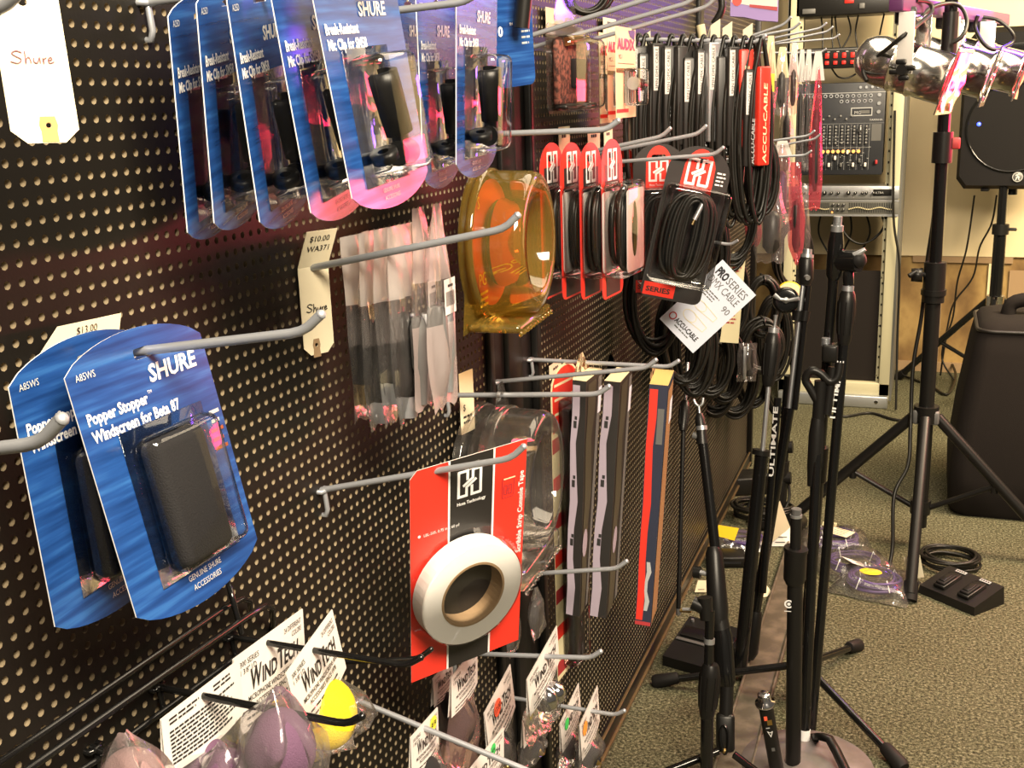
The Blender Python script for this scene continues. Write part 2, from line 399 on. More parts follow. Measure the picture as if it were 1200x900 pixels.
# mixer
mxr = thing('mixing_console', 'dark blue-black mixing console with rows of knobs mounted in the rack', 'mixer', T3(.03, RY+.0, .954) @ FRONT)
mw, mh = .335, .357
g = G(); g.box((-.06, mw/2, mh/2), (.12, mw, mh), MIX, .004); g.build('case', mxr)
g = G()
g.rect(.0, mh-.04, mw, mh-.038, LNK, .0006); g.rect(.0, mh*.56, mw, mh*.562, LNK, .0006); g.rect(.0, mh*.3, mw*.84, mh*.302, LNK, .0006)
for k in range(12): g.rect(.026+k*.0232, .02, .0268+k*.0232, mh*.55, LNK, .0005)
g.rect(mw*.62, mh*.64, mw*.86, mh*.73, LNK, .0004); g.rect(mw*.63, mh*.65, mw*.85, mh*.72, MIX, .0006); g.text('MG', .018, mw*.66, mh*.66, LNK, .0009); g.rect(mw*.73, mh*.665, mw*.83, mh*.7, GRY, .0008)
g.rect(mw*.86, mh*.37, mw*.97, mh*.55, GRY, .0006); g.text('YAMAHA', .011, mw*.83, mh*.585, LNK, .0008, w=mw*.15, bold=.01)
R = random.Random(3)
for k in range(60): u = R.uniform(.02, mw*.85); v = R.uniform(.02, mh*.54); g.rect(u, v, u+R.uniform(.004, .009), v+.0018, LNK, .0006)
g.build('panel_print', mxr)
g = G()
for c in range(11):
    for rr in range(6): knob(g, .038+c*.0232, mh*.35+rr*.0125, .0045, .008, GRY, WIN)
for c in range(6):
    for rr in range(2): knob(g, .17+c*.022, mh*.80+rr*.02, .0075, .004, SIL); knob(g, .17+c*.022, mh*.80+rr*.02, .004, .005, BLK)
for c in range(4): knob(g, .24+c*.022, mh*.945, .0055, .006, SIL)
for c in range(3): knob(g, mw*.93, mh*(.68+.09*c), .0075, .004, SIL)
for c in range(7): knob(g, .02+c*.022, mh*.86, .0078, .004, SIL); knob(g, .02+c*.022, mh*.86, .0042, .005, BLK)
for c in range(8): knob(g, .06+c*.022, mh*.61+.012*(c % 2), .0042, .007, GRY, WIN)
knob(g, mw*.74, mh*.49, .011, .012, DGR, WIN)
g.build('knobs', mxr)
g = G()
for c in range(8): knob(g, .106+c*.0195, mh*.258, .0068, .008, LOR)
g.build('lit_knobs', mxr)
g = G()
for c in range(11):
    u = .038+c*.0232; g.rect(u-.001, .02, u+.001, mh*.22, BLK, .0007); g.box((.006, u, .03+.055*((c*37) % 10)/10*(c % 2)+.01), (.01, .009, .016), WHT if c % 3 else GRY, .002)
g.box((.006, mw*.93, .05), (.01, .009, .016), DRD, .002)
g.build('faders', mxr)
# lighting controller
lc = thing('light_controller', 'black controller strip with glowing red buttons above the mixing console', 'controller', T3(RX0+.03, RY, 1.366) @ FRONT)
lw = .40
g = G(); g.box((-.04, lw/2, .04), (.08, lw, .078), BPL, .003); g.rect(.0, .07, lw, .074, GRY, .0005)
for k in range(11): g.rect(.02+k*.035, .062, .03+k*.035, .065, LNK, .0006)
g.build('case', lc)
g = G()
for c in range(9):
    for rr in range(2): g.box((.003, .125+c*.032, .022+rr*.027), (.006, .015, .014 if rr == 0 else .02), LRD, .002)
g.build('red_buttons', lc)
g = G(); g.box((.003, .085, .04), (.006, .016, .014), LOR, .002); g.build('amber_lamp', lc)
# power unit at the very top
pu = thing('power_conditioner', 'black rack unit with a red display at the top of the rack', 'rack unit', T3(RX0+.03, RY, 1.565) @ FRONT)
g = G(); g.box((-.1, lw/2, .045), (.2, lw, .088), BPL, .003); g.box((.004, .05, .02), (.01, .05, .02), GRY, .003); g.box((.002, lw*.62, .03), (.006, .02, .02), GRY, .002); g.build('case', pu)
g = G(); g.box((.002, lw*.5, .052), (.006, .034, .02), LRD, .002); g.build('display', pu)
# equaliser
eq = thing('graphic_equalizer', 'silver two-part graphic equalizer under the mixing console', 'equalizer', T3(RX0+.0, RY-.004, .79) @ FRONT)
ew = .45
g = G(); g.box((-.07, ew/2, .094), (.14, ew, .052), SIL, .003); g.box((-.07, ew/2, .034), (.14, ew, .066), RKD, .003); g.rect(.0, .0, ew, .008, SIL, .0006); g.rect(0, .058, ew, .066, SIL, .0008)
g.box((.0, ew*.86, .094), (.006, .07, .026), BLK, .002); g.text('ULTRA', .012, ew*.79, .09, LNK, .0036)
g.build('case', eq)
g = G()
for k in range(13):
    u = .03+k*.027
    if k in (8, 9, 10): u += .012
    knob(g, u, .093, .009 if k in (5, 8) else .006, .012, BLK, WIN)
for k in range(62):
    u = .02+k*.0067
    if 24 < k < 36: continue
    g.rect(u, .014, u+.003, .054, BLK, .0007); g.box((.003, u+.0015, .032+.004*math.sin(k*.5)), (.006, .0036, .004), CRM)
for k in range(6): knob(g, ew*.45+(k % 3)*.02, .027+.02*(k//3), .006, .01, DGR, WIN)
g.rect(ew*.43, .012, ew*.445, .02, LOR, .001)
g.build('controls', eq)
# patch leads hanging in the open bays
def lead(name, pts, r, m, label, cat='cable', group=None, n=7):
    g = G(); g.tube(cr(pts, n), r, m, 6); return tag(g.build(name), label, cat, group)
R = random.Random(5)
gr = 'patch leads hanging inside the rack'
for k, (x, z0, z1) in enumerate(((.10, 1.57, 1.44), (.135, 1.57, 1.44), (.165, 1.57, 1.44), (.20, 1.57, 1.44), (.245, 1.57, 1.44), (.34, 1.57, 1.3))):
    lead('patch_lead', [(x+R.uniform(-.01, .01), RY+.09, z0), (x+R.uniform(-.02, .02), RY+.11, (z0+z1)/2), (x+R.uniform(-.02, .02), RY+.1, z1)], .0035, CBL, 'thin black lead hanging from the red-display rack unit towards the red-button controller', group=gr)
for k, x in enumerate((.13, .19, .24, .30, .36)):
    lead('patch_lead', [(x, RY+.13, .8), (x+R.uniform(-.03, .03), RY+.16, .7), (x+R.uniform(-.05, .05), RY+.17, .58), (x+R.uniform(-.05, .05), RY+.18, .46)], .004, CBL, 'black lead hanging below the graphic equalizer behind the rack opening', group=gr)
lead('patch_lead', [(.21, RY+.08, .8), (.23, RY+.07, .71), (.30, RY+.07, .67), (.37, RY+.08, .72), (.39, RY+.1, .8)], .005, CBL, 'black lead drooping in a loop under the graphic equalizer')
lead('patch_lead', [(.15, RY+.09, 1.37), (.18, RY+.05, 1.335), (.22, RY+.05, 1.33), (.27, RY+.09, 1.36)], .0035, CBL, 'black lead looping between the red-button controller and the mixing console')
t = thing('audio_lead', 'thick black lead with a metal plug hanging beside the mixing console', 'cable', (.392, RY+.05, 1.40))
g = G(); g.tube(cr([(0, 0, 0), (.004, 0, -.1), (.0, -.01, -.2)], 6), .0045, CBL, 8); g.build('cable', t)
g = G(); g.cyl((0, -.01, -.2), (0, -.01, -.222), .009, BPL, 10); g.cyl((0, -.01, -.222), (0, -.01, -.262), .0075, CRM, 10); g.build('plug', t)
lead('power_lead', [(RX1-.035, RY-.012, 1.2), (RX1-.02, RY-.02, .8), (RX1+.012, RY-.02, .6), (RX1+.02, RY-.02, .3), (RX1+.03, RY-.06, .01)], .005, CBL, 'black lead running down the right front edge of the rack to the floor')

# ================================================================== PA speaker on its tripod (back right)
SX, SY = .842, 4.32
st = thing('speaker_stand', 'black tripod stand carrying the loudspeaker by the back wall', 'stand', (SX-.02, SY, 0))
g = G(); g.cyl((0, 0, .08), (0, 0, .95), .0175, BGL, 14); g.build('pole', st)
g = G(); g.cyl((0, 0, .4), (0, 0, .45), .036, CHR, 14); g.build('hub', st)
g = G(); g.cyl((0, 0, .42), (0, 0, .72), .024, BGL, 14); g.cyl((0, 0, .70), (0, 0, .74), .032, BPL, 14); g.box((.04, 0, .72), (.04, .016, .012), BPL, .004); g.build('collar', st)
for a in (140, 260, 20):
    ca, sa = math.cos(math.radians(a)), math.sin(math.radians(a)); q = G()

    q.tube([(ca*.03, sa*.03, .43), (ca*.47, sa*.47, .015)], .0145, BGL, 10); q.tube([(ca*.03, sa*.03, .14), (ca*.25, sa*.25, .21)], .009, BGL, 8); L_ = q.build('leg', st)
    q = G(); q.cyl((ca*.44, sa*.44, .04), (ca*.485, sa*.485, .006), .018, RUB, 10); q.build('rubber_foot', L_)
sp = thing('loudspeaker', 'black moulded loudspeaker with a lit blue power light by the back wall', 'loudspeaker', T3(SX, SY, .88) @ Rz(-8) @ FRONT)
sw_, shh = .40, .62
g = G(); out = [(-.5*sw_, .04), (-.5*sw_+.03, 0), (.5*sw_-.03, 0), (.5*sw_, .04), (.5*sw_, shh-.06), (.5*sw_-.05, shh), (-.5*sw_+.05, shh), (-.5*sw_, shh-.06)]
vs = [(0.0, u, v) for u, v in out]+[(.03, u*.93, v*.94+.016) for u, v in out]+[(-.3, u*.72, v*.94+.016) for u, v in out]; k = 8
g.add(vs, [list(range(8, 16))]+[[i, (i+1) % k, (i+1) % k+8, i+8][::1] for i in range(8)]+[[i, i+16, (i+1) % k+16, (i+1) % k] for i in range(8)]+[list(range(16, 24))[::-1]], SPK)
for x in (-1, 1): g.box((-.02, x*.09, -.004), (.05, .03, .012), RUB, .003)
g.cyl((-.1, 0, -.03), (-.1, 0, .01), .024, BPL, 14)
g.build('cabinet', sp)
g = G(); g.add([(.034+.02*math.cos(a)*0, r*math.cos(a), .24+r*math.sin(a)) for r in (.165,) for a in [2*PI*i/40 for i in range(40)]], [list(range(40))], GRL)
g.lathe([(.165, .03), (.165, .036), (.172, .037), (.176, .03)], BGL, 40, T3(0, 0, .24) @ Ry(90)); g.box((.032, 0, .5), (.006, .28, .12), BGL, .003)
g.build('grille', sp)
g = G(); g.lathe([(0, .004), (.019, .004), (.021, 0)], GRY, 20, T3(.034, .03, .05) @ Ry(90)); g.lathe([(.0165, .0045), (.0185, .0045)], SIN, 20, T3(.034, .03, .05) @ Ry(90), False)
g.ribbon([(.03-.006, .037), (.03-.003, .049), (.03+.003, .052), (.03+.008, .047)], .004, SIN, .0392); g.ribbon([(.03-.008, .056), (.03-.001, .059), (.03+.002, .05), (.03+.007, .038)], .004, SIN, .0393); g.lathe([(0, .0052), (.0035, .0052)], SIN, 10, T3(.034, .034, .062) @ Ry(90), False)
g.build('badge', sp)
g = G(); g.lathe([(0, .004), (.004, .003), (.006, 0)], LBL, 12, T3(.032, -.125, .255) @ Ry(90) @ Matrix.Scale(1.5, 4)); g.build('power_light', sp)
lead('speaker_lead', [U(1142, 229, Y=4.5), U(1133, 290, Y=4.55), U(1122, 330, Y=4.6), U(1117, 370, Y=4.65), U(1108, 400, Y=4.66), U(1102, 440, Y=4.66)], .004, CBL, 'thin black lead hanging from the loudspeaker, left of two')
lead('speaker_lead', [U(1168, 229, Y=4.5), U(1162, 262, Y=4.55), U(1148, 290, Y=4.6), U(1140, 325, Y=4.64), U(1118, 355, Y=4.66), U(1110, 385, Y=4.66), U(1104, 420, Y=4.66), U(1118, 445, Y=4.6)], .004, CBL, 'thin black lead curving down from the loudspeaker, right of two')

# ================================================================== lighting stand with a T-bar and three PAR cans
LX, LY = .574, 2.65
ls = thing('lighting_stand', 'tall black lighting stand on three braced legs carrying chrome spot cans', 'stand', (LX, LY, 0))
g = G(); g.cyl((0, 0, .06), (0, 0, .80), .0205, BPL, 16); g.build('lower_pole', ls)
g = G(); g.cyl((0, 0, .78), (0, 0, 1.56), .0165, BGL, 16); g.build('upper_pole', ls)
g = G(); g.cyl((0, 0, .715), (0, 0, .825), .029, BPL, 16); g.cyl((0, 0, .735), (0, 0, .75), .033, BPL, 16); g.tube([(-.02, -.01, .79), (-.05, -.02, .80), (-.065, -.03, .79)], .007, BPL, 8); g.lathe([(0, .03), (.018, .03), (.02, .0), (0, 0)], BPL, 10, T3(-.03, -.01, .79) @ Ry(-90)); g.build('clamp_collar', ls)
g = G(); g.cyl((0, 0, 1.09), (0, 0, 1.17), .026, BPL, 16); g.box((.028, 0, 1.14), (.03, .02, .03), DRD, .004); g.build('upper_collar', ls)
g = G(); g.cyl((0, 0, .375), (0, 0, .42), .034, BPL, 16); g.box((0, 0, .39), (.07, .05, .04), GRY, .006); g.build('hub', ls)
g = G(); g.cyl((0, 0, .10), (0, 0, .14), .028, BPL, 16); g.build('brace_hub', ls)
for a, rr in ((268, .39), (176, .38), (-6, .38)):
    ca, sa = math.cos(math.radians(a)), math.sin(math.radians(a)); q = G()
    q.tube([(ca*.03, sa*.03, .39), (ca*rr, sa*rr, .02)], .0155, BPL, 10); L_ = q.build('leg', ls)
    q = G(); q.tube([(ca*.025, sa*.025, .12), (ca*rr*.50, sa*rr*.50, .205)], .008, BPL, 8); q.cyl((ca*rr*.50, sa*rr*.50, .225), (ca*rr*.50, sa*rr*.50, .185), .01, BPL, 8); q.build('brace', L_)
    q = G(); q.cyl((ca*rr*.93, sa*rr*.93, .042), (ca*rr*1.02, sa*rr*1.02, .004), .0185, RUB, 12); q.build('rubber_foot', L_)
TB0 = U(1050, 4, Y=2.36); TB1 = U(1176, 31, Y=3.42); TB1.z = TB0.z
tz = TB0.z
PUR = pbr('violet lit steel bar', (.11, .03, .11), .4)  # violet light on the bar is put into its base colour
tb = thing('light_bar', 'dark horizontal bar across the top of the lighting stand', 'bar', (0, 0, 0))
g = G(); dd = (TB1-TB0); 
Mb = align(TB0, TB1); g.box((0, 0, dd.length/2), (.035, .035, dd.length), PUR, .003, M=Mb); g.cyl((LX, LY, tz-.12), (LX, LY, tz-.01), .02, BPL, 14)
g.build('beam', tb)
def can(c, d, label, gelf=True, k=1.):
    """PAR can: axis from back to front along d, centre c"""
    d = Vector(d).normalized(); M = align(c, Vector(c)+d) @ Matrix.Scale(k, 4)
    t = thing('par_can', label, 'spotlight', M, 'chrome spot cans on the light bar')
    g = G(); g.lathe([(.012, -.165), (.035, -.16), (.055, -.145), (.066, -.12), (.07, -.095), (.07, -.055), (.074, -.052), (.074, -.046), (.07, -.043), (.07, .0), (.073, .003), (.073, .009), (.07, .012), (.07, .10), (.078, .104), (.078, .11), (.074, .112), (.066, .105), (.066, .0)], ALU, 36); g.build('housing', t)
    g = G(); g.lathe([(0, -.003), (.04, .0), (.063, .02)], CHR, 28); g.build('reflector', t)
    # gel frame
    g = G()
    for sx in (-1, 1): g.box((sx*.083, 0, .118), (.014, .18, .004), ALU); g.box((0, sx*.083, .118), (.18, .014, .004), ALU)
    for a in (0, 120, 240): g.box((.078*math.cos(math.radians(a)), .078*math.sin(math.radians(a)), .115), (.02, .02, .012), CHR, .002)
    g.build('gel_frame', t)
    if gelf:
        g = G(); n = 8; vs = []; 
        for i in range(n+1):
            for j in range(n+1): vs.append(((i/n-.5)*.155, (j/n-.5)*.16, .124+.008*math.sin(i*1.3)*math.cos(j*.9)))
        g.add(vs, [[i*(n+1)+j, i*(n+1)+j+1, (i+1)*(n+1)+j+1, (i+1)*(n+1)+j] for i in range(n) for j in range(n)], GEL, True); g.build('red_gel', t)
    return t, M, d
for i, (px, py, Y, dr, lab, gf) in enumerate(((1070, 82, 2.44, (.91, -.22, -.30), 'chrome spot can nearest the camera, its white strap in front', True), (1117, 78, 2.78, (.92, -.10, -.29), 'middle chrome spot can, behind the pink red gel', False), (1155, 76, 3.1, (.92, -.06, -.27), 'farthest chrome spot can, at the right end of the bar', True))):
    c = U(px, py, Y=Y); t, M, d = can(c, dr, lab, gf, .88)
    side = d.cross(Vector((0, 0, 1))).normalized()        # towards the camera is -Y
    if side.y > 0: side = -side
    I = M.inverted(); q = G()
    bp_ = Vector((TB0.x+(TB1.x-TB0.x)*((Y-TB0.y)/(TB1.y-TB0.y)), Y, tz))
    for s in (1, -1):
        a = c+side*.079*s; b = Vector((a.x+.0, a.y, bp_.z-.03))
        L_ = (b-a).length; Ms = I @ align(a, b); zx = Ms.to_3x3().col[2]
        Mw = Matrix.Translation((a+b)/2) @ Matrix((( d.x, side.x, 0, 0), (d.y, side.y, 0, 0), (0, 0, 1, 0), (0, 0, 0, 1))); q.box((0, 0, 0), (.040, .004, L_+.02), WHT if s > 0 else ALU, .001, M=I @ Mw)
    q.tube([I @ (c+side*.079+Vector((0, 0, bp_.z-.03-c.z))), I @ (c-side*.079+Vector((0, 0, bp_.z-.03-c.z)))], .010, ALU, 4)
    q.build('yoke', t)
    q = G(); Mk = I @ align(c+side*.084, c+side*.12)
    q.cyl((0, 0, 0), (0, 0, .02), .013, BPL, 14)
    for a in range(4): q.box((.019*math.cos(a*PI/2+.2), .019*math.sin(a*PI/2+.2), .011), (.024, .013, .016), BPL, .004, M=Rz(0))
    for v in range(len(q.v)): q.v[v] = Mk @ q.v[v]
    q.build('yoke_knob', t)
    q = G(); q.box((0, 0, 0), (.05, .05, .04), BPL, .006)
    for v in range(len(q.v)): q.v[v] = I @ (q.v[v]+bp_+Vector((0, 0, -.025)))
    q.build('clamp', t)
for pts, lab in (([U(1016, 95, Y=2.4), U(1012, 80, Y=2.42), U(1030, 65, Y=2.4), U(1056, 44, Y=2.36), U(1074, 30, Y=2.4), U(1092, 14, Y=2.5), U(1088, 3, Y=2.5), U(1074, 0, Y=2.45)], 'black lead running from the nearest spot can up over the bar'),
                 ([U(1078, 22, Y=2.5), U(1090, 10, Y=2.55), U(1110, 4, Y=2.6), U(1126, 8, Y=2.62), U(1133, 25, Y=2.62), U(1128, 42, Y=2.6), U(1116, 50, Y=2.6)], 'black lead looped over the bar above the middle spot can'),
                 ([U(1146, 18, Y=3.0), U(1143, 32, Y=3.0), U(1152, 50, Y=2.96), U(1166, 58, Y=2.96), U(1186, 50, Y=3.0), U(1186, 38, Y=3.0), U(1170, 24, Y=3.0), U(1152, 20, Y=3.0)], 'black lead coiled at the right end of the bar')):
    lead('light_lead', pts, .0055, CBL, lab)
lead('light_lead', [U(1104, 150, Y=2.71), U(1097, 228, Y=2.7), U(1092, 270, Y=2.69), U(1086, 310, Y=2.68), U(1080, 370, Y=2.68), U(1070, 430, Y=2.66), U(1067, 500, Y=2.62), U(1064, 545, Y=2.55), U(1048, 580, Y=2.5), U(1046, 640, Y=2.45), U(1041, 668, Y=2.42)], .0055, CBL, 'black mains lead hanging down along the lighting stand pole')
t = thing('mains_plug', 'black mains plug with brass pins at the end of the hanging lead', 'plug', U(1042, 676, Y=2.42))
g = G(); g.lathe([(.006, .022), (.012, .016), (.015, .0), (.014, -.012), (0, -.012)], BPL, 12); g.build('body', t)
g = G(); g.box((-.006, 0, -.02), (.002, .006, .018), BRS); g.box((.006, 0, -.02), (.002, .006, .018), BRS); g.build('pins', t)

# ================================================================== padded speaker cover on the floor, right edge
cx0 = .655
cs = thing('padded_case', 'large black fabric speaker cover with a red top panel standing on the carpet', 'case', (cx0, 2.92, 0))
g = G(); prof = [(0, .0), (-.01, .03), (.0, .22), (.045, .55), (.06, .585), (.10, .605)]
n = 6; zt = .60
def ring(z, ins, bul=0):
    w, d = .56, .46; return rrect(ins, ins, w-ins, d-ins, .05, 5)
lv = [(0, .012), (.02, 0), (.12, -.004), (.30, .012), (.50, .04), (.565, .052), (.59, .066), (.602, .10)]
vs = []; fs = []; rings = [[(x, y, z) for x, y in ring(z, i)] for z, i in lv]; K = len(rings[0])
for r_ in rings: vs += r_
for i in range(len(rings)-1): fs += [[i*K+k, i*K+(k+1) % K, (i+1)*K+(k+1) % K, (i+1)*K+k] for k in range(K)]
fs.append(list(range((len(rings)-1)*K, len(rings)*K)))
g.add(vs, fs, CLO, True); g.build('cover', cs)
g = G(); zz = .572; r_ = [(x, y, zz) for x, y in ring(0, .052)]; g.tube(r_, .006, BLC, 6, closed=True); g.build('piping', cs)
g = G(); g.box((.26, .12, .602), (.10, .09, .008), CLR, .003); g.build('red_panel', cs)
g = G(); g.tube(cr([(.14, .2, .6), (.16, .2, .64), (.28, .2, .655), (.40, .2, .64), (.42, .2, .6)], 5), .022, CLO, 10); g.build('handle', cs)
# ================================================================== microphone stands on the carpet
def faceM(o, u, toward=None):
    """local frame for print on a tube: u runs along the tube, the face looks at the viewer's side of it"""
    u = Vector(u).normalized(); n = (Vector(toward)-Vector(o)); n = (n-u*n.dot(u)).normalized(); v = n.cross(u)
    M = Matrix((n, u, v)).transposed().to_4x4(); M.translation = Vector(o); return M
def wpart(name, parent, fn):
    """a part modelled in world coordinates and hung on its thing"""
    g = G(); fn(g); I = parent.matrix_basis.inverted(); g.v = [I @ v for v in g.v]; return g.build(name, parent)
def L3(a, b, t): return Vector(a)*(1-t)+Vector(b)*t
def thread(g, a, b, r, m=SIL):
    a = Vector(a); b = Vector(b); n = 7
    for i in range(n): g.cyl(L3(a, b, i/n), L3(a, b, (i+.6)/n), r, m, 12)
    g.cyl(a, b, r*.9, m, 12)
def grip(g, a, b, r, m=BPL):
    ts = [0, .06, .2, .45, .75, .92, 1]; rs = [.7, .85, 1, 1.0, .86, .74, .6]
    g.tube([L3(a, b, t) for t in ts], [r*k for k in rs], m, 14)
    d = (Vector(b)-Vector(a)).normalized(); w = d.orthogonal().normalized()
    for k in range(8):
        q = Matrix.Rotation(k*PI/4, 3, d) @ w
        g.tube([L3(a, b, .2)+q*r*.98, L3(a, b, .5)+q*r*.98, L3(a, b, .8)+q*r*.84], r*.09, m, 5)
# --- tall tripod boom stand (A)
hubp = Vector((.352, 1.70, .10)); top = U(981, 268, Y=1.66)
A = thing('tripod_boom_stand', 'tallest black boom stand, on three straight legs, its boom folded down beside the pole', 'microphone stand', (.352, 1.70, 0))
wpart('pole', A, lambda g: (g.cyl(hubp, L3(hubp, top, .5), .0125, BGL, 14), g.cyl(L3(hubp, top, .48), top, .0105, BGL, 14), g.cyl(L3(hubp, top, .44), L3(hubp, top, .52), .0165, BPL, 14)))
d_ = (top-hubp).normalized()
wpart('boom_clamp', A, lambda g: (g.tube([top-d_*.10, top-d_*.09, top-d_*.03, top-d_*.005], [.011, .0155, .0155, .012], BGL, 14), g.cyl(top-d_*.005, top+d_*.006, .012, SIL, 14)))
wpart('thread', A, lambda g: thread(g, top+d_*.006, top+d_*.024, .0085))
piv = U(994, 306, Y=1.66)
wpart('pivot', A, lambda g: (g.cyl(piv+Vector((-.022, .01, -.002)), piv+Vector((.02, -.01, .002)), .022, BGL, 18), g.tube([L3(hubp, top, .905), piv, U(994, 334, Y=1.66)], [.012, .015, .011], BGL, 12), g.lathe([(.017, 0), (.017, .008), (.012, .015), (0, .018)], RUB, 16, align(piv+Vector((.016, -.01, .004)), piv+Vector((.034, -.016, .012))))))
wpart('wing_nut', A, lambda g: g.tube([U(1000, 299, Y=1.64), U(1008, 296, Y=1.64), U(1014, 292, Y=1.64)], [.005, .006, .004], SIL, 8))
ga = U(993.5, 341, Y=1.655); gb = U(989, 404, Y=1.645); be = U(950, 864, Y=1.56)
wpart('boom_collar', A, lambda g: g.cyl(U(994, 335, Y=1.656), ga, .0115, SIL, 14))
wpart('boom_grip', A, lambda g: grip(g, ga, gb, .0175))
wpart('boom', A, lambda g: g.cyl(gb, be, .0098, BGL, 14))
def ftext(g, a, b, s, size, r, m=WIN):
    M = faceM(L3(a, b, 0), Vector(b)-Vector(a), CAM); g.text(s, size, 0, -size*.36, m, r+.0006, bold=.02, w=(Vector(b)-Vector(a)).length, M=M)
wpart('lettering', A, lambda g: ftext(g, U(976.5, 489, Y=1.632), U(985, 422, Y=1.642), 'ULTIMATE', .018, .0102))
for i, f in enumerate(((.446, 1.948), (.553, 1.487), (.046, 1.656))):
    ft = Vector((f[0], f[1], .013)); lg = wpart('leg', A, lambda g: g.cyl(hubp+Vector((0, 0, -.02)), ft, .0085, BGL, 12))
    dd = (ft-hubp).normalized(); q = G(); q.tube([ft-dd*.04, ft-dd*.035, ft+dd*.012, ft+dd*.02], [.0105, .0135, .0165, .013], RUB, 12)
    I = A.matrix_basis.inverted(); q.v = [I @ v for v in q.v]; q.build('rubber_foot', lg)
wpart('hub', A, lambda g: (g.cyl(hubp+Vector((0, 0, -.05)), hubp+Vector((0, 0, .03)), .024, BPL, 16)))
# --- short round-base stand (T1)
b0 = U(929, 906, Z=.0); t0 = U(933, 606, Y=b0.y)
B = thing('round_base_stand', 'short straight stand with a clutch collar and a dusty round base', 'microphone stand', (b0.x, b0.y, 0))
b0 = Vector((b0.x, b0.y, .02)); col = U(932, 662, Y=b0.y)
wpart('base', B, lambda g: g.lathe([(0, 0), (.125, 0), (.129, .006), (.126, .012), (.05, .022), (.02, .03), (0, .03)], DUST, 48, T3(b0.x+.025, b0.y+.02, 0)))
wpart('lower_tube', B, lambda g: g.cyl(b0, col, .0145, BPL, 18))
wpart('clutch', B, lambda g: (g.tube([U(931, 684, Y=b0.y), U(931, 678, Y=b0.y), U(932.5, 646, Y=b0.y)], [.016, .0205, .0205], BPL, 18), g.tube([U(932.5, 646, Y=b0.y), U(933, 642, Y=b0.y)], [.022, .022], BPL, 18)))
wpart('upper_tube', B, lambda g: g.cyl(col, t0, .0105, BPL, 16))
wpart('thread', B, lambda g: (g.cyl(t0, U(933, 603, Y=b0.y), .0112, SIL, 14), thread(g, U(933, 603, Y=b0.y), U(933.3, 596, Y=b0.y), .0095, GRY)))
def logo(g):
    M = faceM(U(924.5, 708, Y=b0.y), b0*0+Vector((0, 0, 1)), CAM)
    g.M = M; g.lathe([(.0055, 0), (.0085, 0)], WIN, 20, Ry(90) , False); g.lathe([(0, 0), (.0032, 0)], WIN, 14, Ry(90), False); g.rect(-.0155, -.008, -.014, .008, WIN, 0); g.M = Matrix.Identity(4)
wpart('printed_mark', B, lambda g: (logo(g), [g.v.__setitem__(i, v+(CAM-v).normalized()*.0155) for i, v in enumerate(g.v)]))
# --- clip-headed stand folded beside it (T2)
e0 = U(942, 876, Y=1.50); h0 = U(961, 452, Y=1.62)
D = thing('clip_head_stand', 'black stand tube with a clip head on top and a white ring low down', 'microphone stand', e0)
wpart('tube', D, lambda g: (g.cyl(e0, L3(e0, h0, .95), .0105, BGL, 14),))
wpart('sleeve', D, lambda g: g.tube([U(952.5, 570, Y=1.59), U(955, 545, Y=1.6), U(957, 510, Y=1.605), U(958.5, 490, Y=1.61)], [.0108, .0155, .0155, .0125], BPL, 14))
wpart('white_ring', D, lambda g: g.cyl(L3(e0, h0, .022), L3(e0, h0, .052), .0116, WIN, 14))
wpart('tip', D, lambda g: g.tube([e0, e0+(e0-h0).normalized()*.016], [.0098, .008], RUB, 12))
wpart('clip_head', D, lambda g: (g.box((0, 0, 0), (.034, .03, .035), BPL, .005, M=align(U(973, 413, Y=1.63), U(972, 440, Y=1.63))),
    g.tube(cr([U(984, 425, Y=1.62), U(981, 442, Y=1.615), U(972, 447, Y=1.612), U(962, 438, Y=1.612), U(951, 434, Y=1.61), U(944, 444, Y=1.61), U(950, 456, Y=1.61), U(958, 470, Y=1.61)], 4), .0085, BPL, 10), g.cyl(U(962, 446, Y=1.615), U(959, 492, Y=1.61), .0125, BPL, 14), g.cyl(U(976, 430, Y=1.62), U(969, 485, Y=1.61), .009, BPL, 12)))
wpart('thread', D, lambda g: thread(g, U(967.5, 405, Y=1.632), U(968, 396, Y=1.632), .0085, SIL))
# --- bent black bracket from T3's end onto the base
E_ = thing('folded_leg', 'bent flat black steel leg lying across the dusty round base', 'bracket', U(958, 866, Z=.06))
wpart('bar', E_, lambda g: g.tube([be, U(962, 863, Z=.06), U(972, 866, Z=.058), U(980, 880, Z=.045), U(992, 905, Z=.035)], .0095, BPL, 4))
wpart('pivot_bolt', E_, lambda g: g.cyl(be+Vector((0, 0, -.012)), be+Vector((0, 0, .012)), .0125, BPL, 12))
